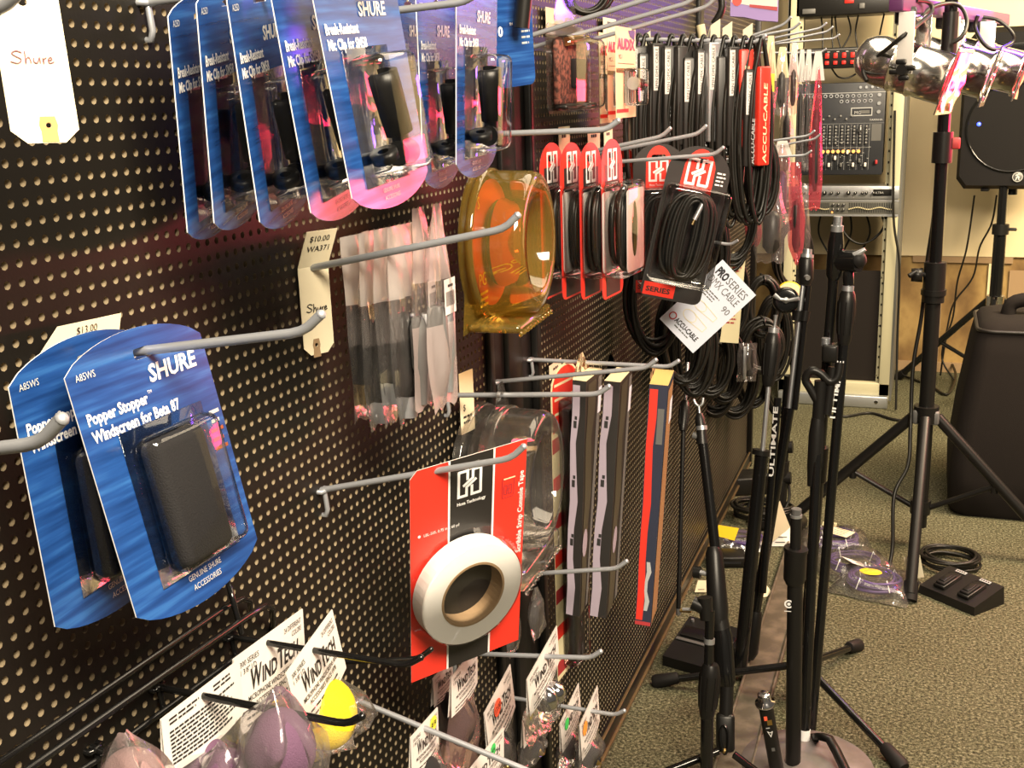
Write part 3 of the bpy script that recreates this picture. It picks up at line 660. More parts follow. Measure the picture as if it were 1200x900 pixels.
# --- low chrome-topped stand, bottom edge
m0 = U(911, 906, Z=.03); m1 = U(897, 826, Y=m0.y-.03)
F = thing('chrome_topped_stand', 'low black stand tube with a shiny chrome threaded top and coloured stickers', 'microphone stand', (m0.x, m0.y, 0))
dm = (m1-m0).normalized()
wpart('tube', F, lambda g: g.cyl(m0, m1, .0135, BPL, 18))
wpart('chrome_top', F, lambda g: (g.lathe([(.0135, 0), (.0185, .002), (.0185, .007), (.012, .009), (.0115, .024), (.0095, .026), (0, .025)], CHR, 20, align(m1, m1+dm)), thread(g, m1+dm*.009, m1+dm*.023, .0118, CHR)))
wpart('foot', F, lambda g: g.lathe([(0, 0), (.075, 0), (.075, .008), (.03, .02), (0, .03)], DUST, 32, T3(m0.x, m0.y, 0)))
def stick(g):
    ln = (m1-m0).length
    for (py, off, c, w, h) in ((836, .004, RDS, .006, .005), (841, -.002, BRS, .009, .006), (847, .003, LNK, .007, .0012), (872, .0, GRY, .006, .004)):
        P_ = m0+dm*ln*(906-py)/80; M = faceM(P_, dm, CAM); g.rect(-h, off-w/2, h, off+w/2, c, .0137, M)
    P_ = m0+dm*ln*(906-854)/80; M = faceM(P_, dm, CAM); g.ribbon([(.006, -.0045), (-.006, 0), (.006, .0045), (.003, 0), (.006, -.0045)], .0014, WIN, .0138, M=M)
wpart('stickers', F, lambda g: stick(g))
# --- left boom stand by the pegboard (L1)
q0 = U(850, 868, Z=.055); q1 = U(820, 482, Y=1.60)
K = thing('yoke_topped_stand', 'worn black boom stand with a forked yoke top, nearest the pegboard', 'microphone stand', (q0.x, q0.y, 0))
def onq(px, py): 
    t = (py-482)/(868-482); return U(px, py, Y=1.60+(q0.y-1.60)*t)
wpart('pole', K, lambda g: g.cyl(onq(824, 520), onq(839, 650), .0105, BGL, 14))
wpart('handle', K, lambda g: (g.tube([onq(836, 640), onq(837, 648), onq(841, 715), onq(842, 730)], [.012, .0175, .0215, .019], BPL, 16), g.tube([onq(844, 732), onq(847, 745), onq(849, 785), onq(852, 800), onq(852, 806)], [.0175, .019, .021, .0165, .012], BGL, 16)))
wpart('handle_cap', K, lambda g: g.cyl(onq(842, 722), onq(845, 738), .0185, BPL, 16))
wpart('tube', K, lambda g: g.cyl(onq(852, 800), onq(850, 856), .0135, BPL, 16))
wpart('yoke', K, lambda g: (g.tube(cr([onq(813, 468), onq(815, 473), onq(819, 476), onq(823, 473), onq(824, 466)], 4), .0028, SIL, 8), g.tube([onq(819, 476), onq(820, 490)], .003, SIL, 8), g.tube([onq(820, 484), onq(820, 490), onq(822, 503)], [.006, .010, .0105], BPL, 12), g.cyl(onq(822, 499), onq(822.5, 504), .0115, SIL, 14), g.tube([onq(822, 503), onq(823, 520)], [.0105, .0125], BPL, 14), g.cyl(onq(812, 510), onq(820, 512), .007, GRY, 10)))
wpart('clamp_knob', K, lambda g: (g.cyl(onq(817, 670), onq(836, 674), .0055, SIL, 10), g.tube([onq(813, 670), onq(821, 671)], .0125, BPL, 12)))
wpart('foot_clip', K, lambda g: (g.box((0, 0, 0), (.036, .03, .075), BPL, .008, M=align(onq(850, 858), onq(850, 900))), g.tube([p+(CAM-p).normalized()*.022 for p in cr([onq(845, 872), onq(844, 858), onq(848, 850), onq(853, 858), onq(853, 876), onq(849, 884)], 4, True)], .0024, BGL, 6, closed=True), g.lathe([(.0055, 0), (.005, .003), (0, .004)], BRS, 10, align(onq(849, 880)+(CAM-onq(849, 880)).normalized()*.02, CAM))))
for (a, b) in (((842, 880), (778, 905)), ((860, 884), (886, 904))):
    lg = wpart('leg', K, lambda g: g.tube([U(a[0], a[1], Z=.05), U(b[0], b[1], Z=.02)], .0075, BGL, 4))
# --- thick lower tube in front of it (L2)
r0 = U(828, 905, Y=1.31); r1 = U(831, 690, Y=1.36)
H = thing('sliding_grip_stand', 'black straight stand with silver ring and long sliding grip, leftmost along the bottom edge', 'microphone stand', (r0.x, r0.y, 0))
def onr(px, py): return U(px, py, Y=1.36-.05*(py-690)/215)
wpart('tube', H, lambda g: g.cyl(onr(828, 910), onr(829, 800), .0125, BGL, 16))
wpart('upper_tube', H, lambda g: g.cyl(onr(830, 790), onr(832, 715), .0088, BGL, 16))
wpart('grip', H, lambda g: grip(g, onr(833, 778), onr(828, 842), .0195))
wpart('silver_ring', H, lambda g: g.cyl(onr(831, 754), onr(831.3, 748), .0105, SIL, 14))
wpart('side_knob', H, lambda g: (g.tube([onr(812, 706), onr(824, 712)], .0135, BPL, 12), g.cyl(onr(800, 714), onr(814, 714), .0035, SIL, 8), g.tube([onr(826, 700), onr(828, 726)], [.014, .012], BPL, 12)))
# --- two leaning tubes (D1, D2)
a0 = U(867, 786, Z=.02); a1 = U(905, 395, Y=1.88)
J = thing('telescoping_stand', 'leaning black stand with a bulged grip and a bare silver inner rod, left of two', 'microphone stand', (a0.x, a0.y, 0))
def onj(px, py): return U(px, py, Y=1.88+(a0.y-1.88)*(py-395)/(391))
wpart('tube', J, lambda g: g.cyl(a0, onj(893, 531), .0155, BGL, 16))
wpart('clutch_ring', J, lambda g: g.cyl(onj(891.5, 533), onj(892.5, 527), .02, BPL, 16))
wpart('inner_rod', J, lambda g: g.cyl(onj(893, 535), onj(901, 448), .0052, SIL, 12))
wpart('grip', J, lambda g: grip(g, onj(906.5, 390), onj(900, 452), .0195))
wpart('collar', J, lambda g: g.cyl(onj(906, 393), onj(907, 384), .0125, SIL, 14))
wpart('stem', J, lambda g: g.tube([onj(907.5, 384), onj(909, 371), onj(909, 369)], [.003, .0042, .005], SIL, 10))
wpart('second_tube', J, lambda g: g.cyl(onj(885, 700)+Vector((.012, .03, 0)), onj(903, 470)+Vector((.012, .03, 0)), .0085, BGL, 12))
wpart('lettering', J, lambda g: ftext(g, onj(896, 560)+Vector((.012, .015, 0)), onj(901.5, 478)+Vector((.012, .015, 0)), 'ULTIMATE', .014, .004))
c0 = U(878, 772, Z=.02); c1 = U(943, 304, Y=1.97)
Q = thing('telescoping_stand', 'leaning black stand with a silver-capped head and a long silver rod, right of two', 'microphone stand', (c0.x, c0.y, 0))
def onc(px, py): return U(px, py, Y=1.97+(c0.y-1.97)*(py-304)/(468))
wpart('tube', Q, lambda g: g.cyl(onc(885, 720), onc(925, 478), .0115, BGL, 16))
wpart('foot_sleeve', Q, lambda g: g.tube([onc(878, 772), onc(879, 764), onc(885, 722), onc(886, 716)], [.011, .0185, .016, .013], BPL, 16))
wpart('inner_rod', Q, lambda g: g.cyl(onc(924, 482), onc(941, 332), .0055, SIL, 12))
wpart('slide_rail', Q, lambda g: g.cyl(onc(931, 480), onc(947, 335), .0075, BGL, 12))
wpart('head', Q, lambda g: (g.tube([onc(943, 334), onc(944, 326), onc(945, 305), onc(946, 302)], [.012, .017, .0165, .0145], BPL, 16), g.cyl(onc(940, 322), onc(948, 324)+Vector((0, -.02, 0)), .006, SIL, 10)))
wpart('thread', Q, lambda g: (g.cyl(onc(945.5, 302), onc(946, 298), .0145, SIL, 16), thread(g, onc(946, 298), onc(946.5, 292), .0105)))
wpart('clutch', Q, lambda g: (g.cyl(onc(934, 376), onc(936, 364), .0135, BPL, 12), g.cyl(onc(942, 376), onc(944, 364), .011, BPL, 12)))
# dial clamp beside it
t = thing('dial_clamp', 'round black clamp with a silver wing bolt hanging left of the silver rod', 'clamp', onc(922, 352))
Mx = align(onc(921, 352), CAM)
I = t.matrix_basis.inverted()
g = G(); g.lathe([(.028, -.012), (.030, 0), (.028, .008), (.022, .010), (.0, .007)], BGL, 28, I @ Mx); g.build('dial', t)
g = G(); g.tube([I @ Mx @ Vector(p) for p in ((-.026, .012, .02), (-.012, .002, .018), (.006, .0, .018), (.028, .004, .022))], [.006, .004, .004, .005], SIL, 8); g.lathe([(.007, .008), (.007, .018), (0, .02)], SIL, 12, I @ Mx); g.build('wing_bolt', t)
# --- stand behind with two side knobs (E)
s0 = U(911, 612, Z=.0); 
V = thing('knobbed_stand', 'upright black stand with two side knobs and a yellow label, behind the leaning tubes', 'microphone stand', (s0.x, s0.y, 0))
def ons(px, py): return U(px, py, Y=s0.y)
wpart('pole', V, lambda g: (g.cyl(ons(912, 606), ons(917, 540), .021, BPL, 16), g.cyl(ons(917, 545), ons(925, 440), .0155, BGL, 16)))
for (x, y) in ((925, 524), (923, 560)):
    wpart('side_knob', V, lambda g: (g.cyl(ons(916, y), ons(x-2, y), .006, BPL, 8), g.tube([ons(x-4, y), ons(x+4, y)], .019, BPL, 12), g.tube([ons(x-23, y+1), ons(x-16, y+1)], .014, BPL, 10)))
wpart('yellow_label', V, lambda g: g.add([ons(914.5, 556)+Vector((0, -.023, 0)), ons(918, 556)+Vector((0, -.023, 0)), ons(919, 538)+Vector((0, -.023, 0)), ons(916, 538)+Vector((0, -.023, 0))], [[0, 1, 2, 3]], YEL))
wpart('foot', V, lambda g: g.lathe([(0, 0), (.09, 0), (.09, .012), (.03, .03), (0, .03)], BPL, 24, T3(s0.x, s0.y, 0)))
# --- thin rod leaning on the pegboard
k0 = U(795, 713, X=.05); k1 = U(803, 470, X=.03)
t = thing('leaning_boom_arm', 'thin black boom arm leaning upright against the pegboard', 'boom arm', k0)
wpart('arm', t, lambda g: g.cyl(k0, U(801, 500, X=.033), .0055, BPL, 10))
wpart('grip', t, lambda g: grip(g, k1, U(800, 505, X=.033), .0125))
wpart('top_rod', t, lambda g: g.cyl(k1, U(806, 425, X=.027), .0045, SIL, 10))
wpart('foot_bar', t, lambda g: (g.cyl(k0, U(795, 720, X=.05), .006, SIL, 10), g.cyl(U(795, 715, X=.05), U(810, 716, Y=k0.y), .005, BRS, 8)))

# ================================================================== things lying on the carpet
st0 = U(875, 860, Z=0)
g = G(); g.box((.253, 1.9, .005), (.075, 1.5, .010), STR, .003); g.box((.287, 1.9, .008), (.006, 1.5, .016), STR, .002); g.box((.219, 1.9, .008), (.006, 1.5, .016), STR, .002)
tag(g.build('cable_cover_strip'), 'long scuffed brown rubber strip running along the carpet parallel to the pegboard', 'cable cover')
# wedge box near the pegboard foot
wM = T3(.115, 1.80, 0) @ Rz(-14) @ Matrix.Diagonal((.72, .72, .62, 1))
t = thing('floor_monitor_box', 'black slanted metal box with a recessed top on the carpet by the pegboard', 'box', wM)
g = G(); w2, d2 = .10, .10
vs = [(-w2, -d2, 0), (w2, -d2, 0), (w2, d2, 0), (-w2, d2, 0), (-w2, -d2, .04), (w2, -d2, .04), (w2, d2, .105), (-w2, d2, .105)]
g.add(vs, [[3, 2, 1, 0], [4, 5, 6, 7], [0, 1, 5, 4], [1, 2, 6, 5], [2, 3, 7, 6], [3, 0, 4, 7]], BPL); g.build('body', t)
g = G(); sl = Matrix.Translation((0, 0, .0735)) @ Rx(math.degrees(math.atan2(.065, .2)))
g.box((0, .03, .002), (.18, .05, .004), BGL, .001, M=sl); g.box((0, -.012, .002), (.19, .012, .004), GRY, .001, M=sl); g.box((.05, .06, .003), (.03, .02, .006), DGR, .002, M=sl); g.cyl((-.08, .08, .098), (-.08, .08, .107), .005, SIL, 10); g.build('top_plate', t)
# foot switch
pc = Vector((.683, 2.315, 0)); pM = T3(*pc) @ Rz(-38)
t = thing('foot_switch', 'black two-button foot switch lying on the carpet by the lighting stand', 'foot pedal', pM)
g = G(); a, b = .085, .06
vs = [(-a, -b, 0), (a, -b, 0), (a, b, 0), (-a, b, 0), (-a*.97, -b*.96, .022), (a*.97, -b*.96, .022), (a*.97, b*.96, .048), (-a*.97, b*.96, .048)]
g.add(vs, [[3, 2, 1, 0], [4, 5, 6, 7], [0, 1, 5, 4], [1, 2, 6, 5], [2, 3, 7, 6], [3, 0, 4, 7]], BPL); g.build('housing', t)
sl = Matrix.Translation((0, 0, .036)) @ Rx(math.degrees(math.atan2(.026, .1152)))
for s in (-1, 1):
    g = G(); g.box((s*.036, -.006, .004), (.034, .076, .01), BPL, .003, M=sl); g.box((s*.036, -.012, .011), (.026, .052, .008), RUB, .003, M=sl); g.box((s*.036, -.012, .016), (.016, .036, .003), BPL, .001, M=sl); g.build('button', t)
    g = G(); g.box((s*.036, .048, .0015), (.03, .010, .002), LNK, 0, M=sl)
    for k in range(4): g.box((s*.036-.01+k*.0065, .048, .003), (.004, .004, .0006), KIN, 0, M=sl)
    g.build('label_plate', t)
def hank(g, c, R_, n, r, m, sq=1., seed=0, flat=.012, ax=None):
    """n turns of cable in a loose round coil lying flat"""
    R = random.Random(seed); c = Vector(c)
    for k in range(n):
        a = R.uniform(0, 6.28); e = R.uniform(-.08, .08); rr = R_*R.uniform(.88, 1.06); dz = R.uniform(0, flat); dx, dy = R.uniform(-.1, .1)*R_*.5, R.uniform(-.1, .1)*R_*.5
        g.tube([(c.x+dx+rr*math.cos(t)*(1+e), c.y+dy+rr*sq*math.sin(t)*(1-e), c.z+r+dz+.006*math.sin(2*t+a)*.5+.003) for t in [2*PI*i/36 for i in range(36)]], r, m, 6, closed=True)
hc = U(1112, 663, Z=0); g = G(); hank(g, hc, .075, 8, .004, CBL, .8, 4, .03)
g.tube(cr([hc+Vector((.02, -.06, .012)), hc+Vector((.05, -.09, .01)), Vector((.70, 2.37, .02))], 6), .004, CBL, 6)
tag(g.build('foot_switch_cable'), 'coiled black cable lying behind the two-button foot switch', 'cable')
t = thing('paper_tag', 'cream paper tag standing on the carpet against the front leg of the lighting stand', 'tag', U(1072, 680, Z=.0))
g = G(); p = [U(x, y, Y=2.36) for x, y in ((1064, 680), (1083, 676), (1078, 650), (1059, 653))]; o = t.location; n_ = Vector((0, .0006, 0)); g.add([q-o for q in p]+[q-o+n_ for q in p], [[0, 1, 2, 3], [7, 6, 5, 4], [0, 4, 5, 1], [1, 5, 6, 2], [2, 6, 7, 3], [3, 7, 4, 0]], MAN); g.build('sheet', t)
g = G(); R = random.Random(2)
for k in range(3):
    a = p[0]-o+(p[1]-p[0])*.2+(p[3]-p[0])*(.25+.2*k)+Vector((0, -.0004, 0)); g.add([a, a+(p[1]-p[0])*.5, a+(p[1]-p[0])*.5+(p[3]-p[0])*.05, a+(p[3]-p[0])*.05], [[0, 1, 2, 3]], KIN)
g.build('print', t)
# bagged purple cables
def floorbag(g, c, w, d, h, m, seed, rz=0.):
    R = random.Random(seed); n = 12; vs = []; M = T3(*c) @ Rz(rz)
    for i in range(n+1):
        for j in range(n+1):
            u, v = i/n*2-1, j/n*2-1; e = max(0, (1-u**4)*(1-v**4))
            vs.append((u*w/2*(1+.05*R.uniform(-1, 1)), v*d/2*(1+.05*R.uniform(-1, 1)), .003+h*e**.6*(.75+.3*R.random())))
    g.add(vs, [[i*(n+1)+j, (i+1)*(n+1)+j, (i+1)*(n+1)+j+1, i*(n+1)+j+1] for i in range(n) for j in range(n)], m, True, M)
for k, (px, py, rz, lab, lc_) in enumerate(((978, 641, 10, 'bagged coil of purple cable with a cream paper label, farthest of three on the carpet', 'c'), (1000, 668, 35, 'half-flattened bag of purple cable with a white label, middle of three on the carpet', 'w'), (1024, 690, -12, 'bagged coil of purple cable with a yellow oval label, nearest of three on the carpet', 'y'))):
    c = U(px, py, Z=0); t = thing('bagged_cable', lab, 'cable', (c.x, c.y, 0), 'bagged purple cables on the carpet')
    g = G(); hank(g, (0, 0, .004+.0*k), .062, 9, .0036, PRP, .95, 20+k, .028); g.build('cable_coil', t)
    g = G(); floorbag(g, (0, 0, .0), .2, .17, .052, BAG, 30+k, rz); g.build('bag', t)
    g = G()
    for a in (.6, 2.4, 4.1, 5.3): x, y = .062*math.cos(a), .06*math.sin(a); g.tube([(x*.8, y*.8, .02), (x*.95, y*.95, .047), (x*1.2, y*1.2, .02)], .0016, WIN, 5)
    g.build('ties', t)
    g = G()
    if lc_ == 'y': g.lathe([(0, .001), (.028, .001), (.029, 0)], YEL, 20, T3(-.01, -.005, .05) @ Matrix.Diagonal((1, .7, 1, 1)), False)
    elif lc_ == 'c':
        g.box((.02, -.01, .055), (.07, .05, .0008), MAN, 0, M=Rz(-25)); g.box((-.02, .05, .05), (.04, .03, .0008), CRM, 0)
        for i in range(4): g.box((.02, -.028+.012*i, .0558), (.04, .002, .0004), KIN, 0, M=Rz(-25))
    else: g.box((-.05, -.05, .03), (.06, .05, .0008), WHT, 0, M=Rz(40) @ Ry(25))
    g.build('label', t)
# muddle of cables and packets between the stands
c = U(862, 638, Z=0); t = thing('bagged_cable', 'bagged dark cable with a bright yellow label by the foot of the pegboard', 'cable', (c.x, c.y, 0))
g = G(); hank(g, (0.02, 0, 0), .055, 6, .004, PRP, .8, 41, .02); g.build('cable_coil', t); g = G(); floorbag(g, (0, 0, 0), .2, .12, .04, BAG, 43, 10); g.build('bag', t)
g = G(); g.add([(-.055, -.035, .036), (.005, -.055, .034), (.012, -.02, .06), (-.05, -.005, .058)], [[0, 1, 2, 3]], YEL); g.build('label', t)
c = U(852, 660, Z=0); t = thing('cable_tester_box', 'small black plastic box with blue lettering below the yellow-labelled packet', 'box', T3(c.x, c.y, 0) @ Rz(15))
g = G(); g.box((0, 0, .016), (.10, .07, .032), BPL, .005); g.build('body', t); g = G(); g.box((.0, -.0355, .016), (.07, .001, .006), MIX); g.box((-.03, 0, .034), (.018, .018, .006), GRY, .002); g.build('controls', t)
c = U(893, 610, Z=0); g = G(); hank(g, c, .085, 7, .005, CBL, .7, 51, .05); g.tube(cr([c+Vector((-.05, 0, .03)), c+Vector((0, .03, .12)), c+Vector((.06, .02, .15)), c+Vector((.08, 0, .08)), c+Vector((.05, -.04, .02))], 6), .005, CBL, 6); tag(g.build('loose_cable'), 'tangled black cable lying behind the leaning stand tubes', 'cable')
c = U(872, 575, Z=0); t = thing('power_adapter', 'black power supply brick near the far end of the pegboard', 'power supply', T3(c.x, c.y, 0) @ Rz(25)); g = G(); g.box((0, 0, .03), (.16, .1, .06), BPL, .006); g.build('body', t); g = G(); g.tube(cr([(.08, 0, .03), (.12, .02, .02), (.14, .1, .01), (.06, .16, .01)], 5), .005, CBL, 6); g.build('cord', t)
def sheet(name, pts, m, label, cat, prn=0, bend=0.):
    o = sum(pts, Vector())/len(pts); t = thing(name, label, cat, o); p = [q-o for q in pts]
    g = G(); n = (p[1]-p[0]).cross(p[2]-p[1]).normalized(); k = len(p); b = [q-n*.0006 for q in p]
    g.add(p+b, [list(range(k)), list(range(k, 2*k))[::-1]]+[[i, i+k, (i+1) % k+k, (i+1) % k] for i in range(k)], m); g.build('sheet', t)
    if prn:
        g = G(); e = p[1]-p[0]; f = p[-1]-p[0]
        for i in range(prn): a = p[0]+e*.2+f*(.2+.6*i/max(1, prn))+n*.0005; g.add([a, a+e*.5, a+e*.5+f*.05, a+f*.05], [[0, 1, 2, 3]], KIN)
        g.build('print', t)
    return t
c = U(918, 625, Z=0)
sheet('paper_sheet', [U(904, 636, Z=.02), U(926, 618, Z=.05), U(914, 587, Z=.16), U(905, 600, Z=.13)], MAN, 'folded cream paper leaning upright behind the short straight stand', 'paper', 0)
sheet('paper_sheet', [U(902, 640, Z=.004), U(925, 640, Z=.004), U(930, 616, Z=.05), U(910, 620, Z=.05)], WHT, 'crumpled white packet with black print in front of the cream paper', 'paper', 2)
sheet('price_tag', [U(814, 694, Z=.004), U(829, 694, Z=.004), U(830, 680, Z=.03), U(818, 680, Z=.03)], MAN, 'small cream price tag fallen on the carpet at the foot of the pegboard', 'tag', 1)
sheet('price_tag', [U(892, 700, Z=.003), U(899, 699, Z=.003), U(904, 693, Z=.003), U(897, 684, Z=.003), U(877, 680, Z=.003), U(880, 692, Z=.003)], MAN, 'cream paper tag lying flat on the brown rubber strip', 'tag')
c = U(965, 475, Z=0)
lead('floor_lead', [U(960, 485, Z=.006), U(990, 488, Z=.006), U(1020, 484, Z=.006), U(1050, 492, Z=.006), U(1090, 494, Z=.006)], .006, CBL, 'black lead lying on the carpet in front of the rack')
lead('floor_lead', [U(1058, 440, Z=.01), U(1090, 452, Z=.006), U(1110, 462, Z=.01), U(1120, 440, Z=.02), U(1112, 420, Z=.05)], .006, CBL, 'tangled black lead on the carpet under the loudspeaker stand')
# ================================================================== hooks
def hook(label, tip, start=None, xt=.205, r=.0031, m=None, rise=True, group=None, up=.012, at=None):
    """a pegboard hook whose shaft passes the two pixels; it leaves the board straight and turns up at its tip"""
    m = m or ZNC; T = U(*tip, X=xt)
    if at: A = U(*at[:2], X=at[2]); T = U(*tip, Y=A.y); start = at[:2]
    if start: A = U(*start, Y=T.y); D_ = T-A; A0 = T-D_*(T.x/D_.x)
    else: A0 = Vector((0, T.y, T.z-.01))
    o = thing('peg_hook', label, 'hook', A0, group); q = T-A0
    g = G(); d = q.normalized()
    g.tube([(0, 0, 0), q-d*.010, q-d*.003+Vector((0, 0, .0008)), q+d*.003+Vector((0, 0, .0030)), q+d*.0125+Vector((0, 0, .0095))], r, m, 10)
    g.lathe([(0, -r*.6), (r, -r*.3), (r*1.08, 0), (r*.7, r*.6), (0, r*.8)], m, 10, align(q+d*.0125+Vector((0, 0, .0095)), q+d*.020+Vector((0, 0, .0148))))
    g.build('shaft', o)
    g = G(); g.tube([(.004, 0, .0), (.006, 0, -.02), (.004, 0, -.026), (-.003, 0, -.026)], r*.85, m, 8); g.tube([(-.003, -.006, 0), (.004, -.006, 0), (.006, 0, .0), (.004, .006, 0), (-.003, .006, 0)], r*.85, m, 8); g.build('wall_clip', o)
    return o, A0, T
def hpt(A0, T, x): return A0+(T-A0)*((x-A0.x)/(T.x-A0.x))

# ================================================================== handwriting
SHURE = [[(.9, .85), (.5, 1), (.15, .82), (.4, .58), (.82, .32), (.55, .0), (0, .15)], [(1.1, 1.0), (1.14, .5), (1.13, 0), (1.22, .35), (1.42, .48), (1.55, 0)],
         [(1.75, .45), (1.79, .1), (2.03, .05), (2.2, .45), (2.24, 0)], [(2.45, .45), (2.5, 0), (2.53, .32), (2.76, .46)], [(2.85, .25), (3.15, .3), (3.05, .5), (2.87, .3), (2.97, .02), (3.32, .12)]]
def script(g, u, v, h, m, w=.0011, n=.0006, sl=.0, rot=0.):
    ca, sa = math.cos(rot), math.sin(rot)
    for st in SHURE:
        pts = [(p[0], p[1], 0) for p in st]; pts = cr(pts, 4)
        g.ribbon([(u+(p.x+p.y*sl)*h*ca-p.y*h*sa, v+(p.x+p.y*sl)*h*sa+p.y*h*ca) for p in pts], w, m, n)

# ================================================================== manila tags
def manila(M, w, h, label, bend=None, ch=.22):
    t = thing('price_tag', label, 'tag', M); c = w*ch
    out = [(-w/2, 0), (w/2, 0)][::-1]+[(-w/2, -h+c*.9), (-w/2+c, -h), (w/2-c, -h), (w/2, -h+c*.9)]
    return t, out, c
Mt = pose((.12, -.0939, 1.3467), (-1, -13.7, -36.8)); w, h = .0327, .0721
t, out, c = manila(Mt, w, h+.05, 'large cream paper tag with handwriting hanging in the top left corner')
out = [(p[0], p[1]+.05) for p in out]; ho = (P2(Mt, 57, 147)[0], P2(Mt, 57, 147)[1])
g = G(); g.plate(out, .0006, MAN, holes=[arc(ho[0], ho[1], .0013, 0, 360, 12)[:-1], arc(P2(Mt, 26, 2)[0], P2(Mt, 26, 2)[1], .0022, 0, 360, 12)[:-1]]); g.build('card', t)
g = G(); a = .0045; g.plate([(ho[0]-a*.9, ho[1]-.0085), (ho[0]+a*.9, ho[1]-.0085), (ho[0]+a*.85, ho[1]-.003), (ho[0]+a*1.0, ho[1]), (ho[0]+a*.8, ho[1]+.0045), (ho[0]-a*.8, ho[1]+.0045), (ho[0]-a*1.0, ho[1]), (ho[0]-a*.85, ho[1]-.003)], .0002, ORG, n0=.0003, holes=[arc(ho[0], ho[1], .0014, 0, 360, 12)[:-1]]); g.build('reinforced_patch', t)
g = G(); u, v = P2(Mt, 12, 72); u2, v2 = P2(Mt, 62, 72); script(g, u, v-.001, (u2-u)/3.3*1.02, BIN, .0006, sl=.05); g.build('handwriting', t)
hook('grey hook holding the large cream tag in the top left corner', (14, 4), (4, 8), xt=.16)

M2 = pose((.010, .352, 1.1455), (0, 0, -22)); 
t = thing('price_tag', 'bent cream paper tag with handwriting hung on the hook of milky bags', 'tag', M2)
pts = dict(a=P2(M2, 363, 278), b=P2(M2, 397, 271), c=P2(M2, 386, 300), d=P2(M2, 350, 315))
w = .036; z0 = pts['d'][1]; zb = P2(M2, 360, 418)[1]; hu, hv = P2(M2, 371, 404)
g = G(); u0 = P2(M2, 350, 330)[0]; u1 = P2(M2, 386, 330)[0]; w = u1-u0; uc = (u0+u1)/2; c = w*.22
lo = [(u1, z0), (u0, z0), (u0, zb+c), (u0+c, zb), (u1-c, zb), (u1, zb+c)]
g.plate(lo, .0006, MAN, holes=[arc(hu, hv, .0018, 0, 360, 12)[:-1], arc(uc, .0, .003, 0, 360, 12)[:-1]] if z0 > .004 else [arc(hu, hv, .0018, 0, 360, 12)[:-1]])
Bm = Matrix.Translation((0, 0, z0)) @ Ry(24) ; g.plate([(u1, .0), (u1+.002, .038), (u0+.002, .038), (u0, .0)], .0006, MAN, M=Bm)
g.build('card', t)
g = G(); g.text('$10.00', .0085, uc+.001, .027, KIN, .0005, 'C', M=Bm); g.text('WA371', .0085, uc+.001, .0165, KIN, .0005, 'C', M=Bm); g.build('print', t)
g = G(); a = .0045; g.plate([(hu-a, hv-.012), (hu+a, hv-.012), (hu+a*.8, hv-.004), (hu+a, hv), (hu+a*.7, hv+.006), (hu-a*.7, hv+.006), (hu-a, hv), (hu-a*.8, hv-.004)], .0002, KRF, n0=.0003, holes=[arc(hu, hv, .0019, 0, 360, 12)[:-1]]); g.build('reinforced_patch', t)
g = G(); u, v = P2(M2, 356, 370); script(g, u0+w*.16, v+.002, w*.21, KIN, .0010, sl=.1); g.build('handwriting', t)

# ================================================================== popper stopper cards
def arched(w, h, top, bot, sk=0., n=14):
    """card outline: v = 0 at the shoulders"""
    o = []
    for i in range(n+1): a = i/n; o.append((w/2-w*a, top*(1-(2*a-1)**2)**.75))
    for i in range(n+1): a = i/n; o.append((-w/2+w*a, -h-bot*(1-(2*a-1)**2)**.75))
    return o
def popper(M, label):
    w, h = .128, .151; t = thing('windscreen_card', label, 'blister pack', M, 'blue windscreen blister cards')
    B = Matrix.Translation((0, 0, .018))          # pose origin sits at the hook slot
    g = G(); g.M = T3(0, 0, -.002)
    out = arched(w, h, .0165, .0165); sl = rrect(-.004, -.0035, .012, .0035, .002)
    g.plate(out, .0008, BLU, me=WIN, holes=[sl]); g.build('card', t)
    g = G(); g.M = T3(0, 0, -.002)
    P = lambda x, y: P2(M @ g.M, x, y)
    g.text('SHURE', .0155, .0033, -.0195, WIN, .0006, w=.0475, bold=.03, sh=.12); g.text('A85WS', .0062, -w/2+.007, -.0045, SIN, .0006, w=.0165)
    g.text('Popper Stopper', .0100, -w/2+.0068, -.0315, WIN, .0006, w=.054, bold=.03); g.text('TM', .003, -w/2+.062, -.026, WIN, .0006)
    g.text('Windscreen for Beta 87', .0100, -w/2+.0068, -.0425, WIN, .0006, w=.081, bold=.03)
    g.text('GENUINE SHURE', .0055, .004, -h+.0005, SIN, .0006, 'C', w=.034); g.text('ACCESSORIES', .0055, .004, -h-.0065, SIN, .0006, 'C', w=.029)
    for k in range(5): g.rect(.050-.003*(k > 1), -.055-k*.0062, .0605-.002*(k % 2), -.0525-k*.0062, SIN if k < 2 else BRS, .0005)
    g.build('print', t)
    # smoky blister over the black windscreen
    g = G(); g.M = T3(0, 0, -.002); u0, u1, v0, v1, d = -.031, .0385, -.139, -.049, .0205
    g.box((d/2, (u0+u1)/2, (v0+v1)/2), (d, u1-u0, v1-v0), CLP, .008, 4); g.box((.0008, (u0+u1)/2, (v0+v1)/2), (.0008, u1-u0+.012, v1-v0+.012), CLP, .0003, 1); g.build('blister', t)
    g = G(); g.M = T3(0, 0, -.002); g.box((.0095, (u0+u1)/2-.006, (v0+v1)/2-.001), (.018, u1-u0-.02, v1-v0-.006), BFM, .007, 4); g.build('windscreen', t)
    return t
popper(pose((.087, -.0017, 1.1437), (.4, -11.4, -1.2)), 'blue windscreen blister card in front, grey hook through its slot')
popper(pose((.0595, -.0209, 1.1423), (.9, -2.2, 2.7)), 'blue windscreen blister card half hidden behind the front one')
hook('long grey hook through the front blue windscreen card', (357, 389), (160, 412))
hook('grey hook tip poking in from the left edge across the blue windscreen card', (50, 519), (0, 525))
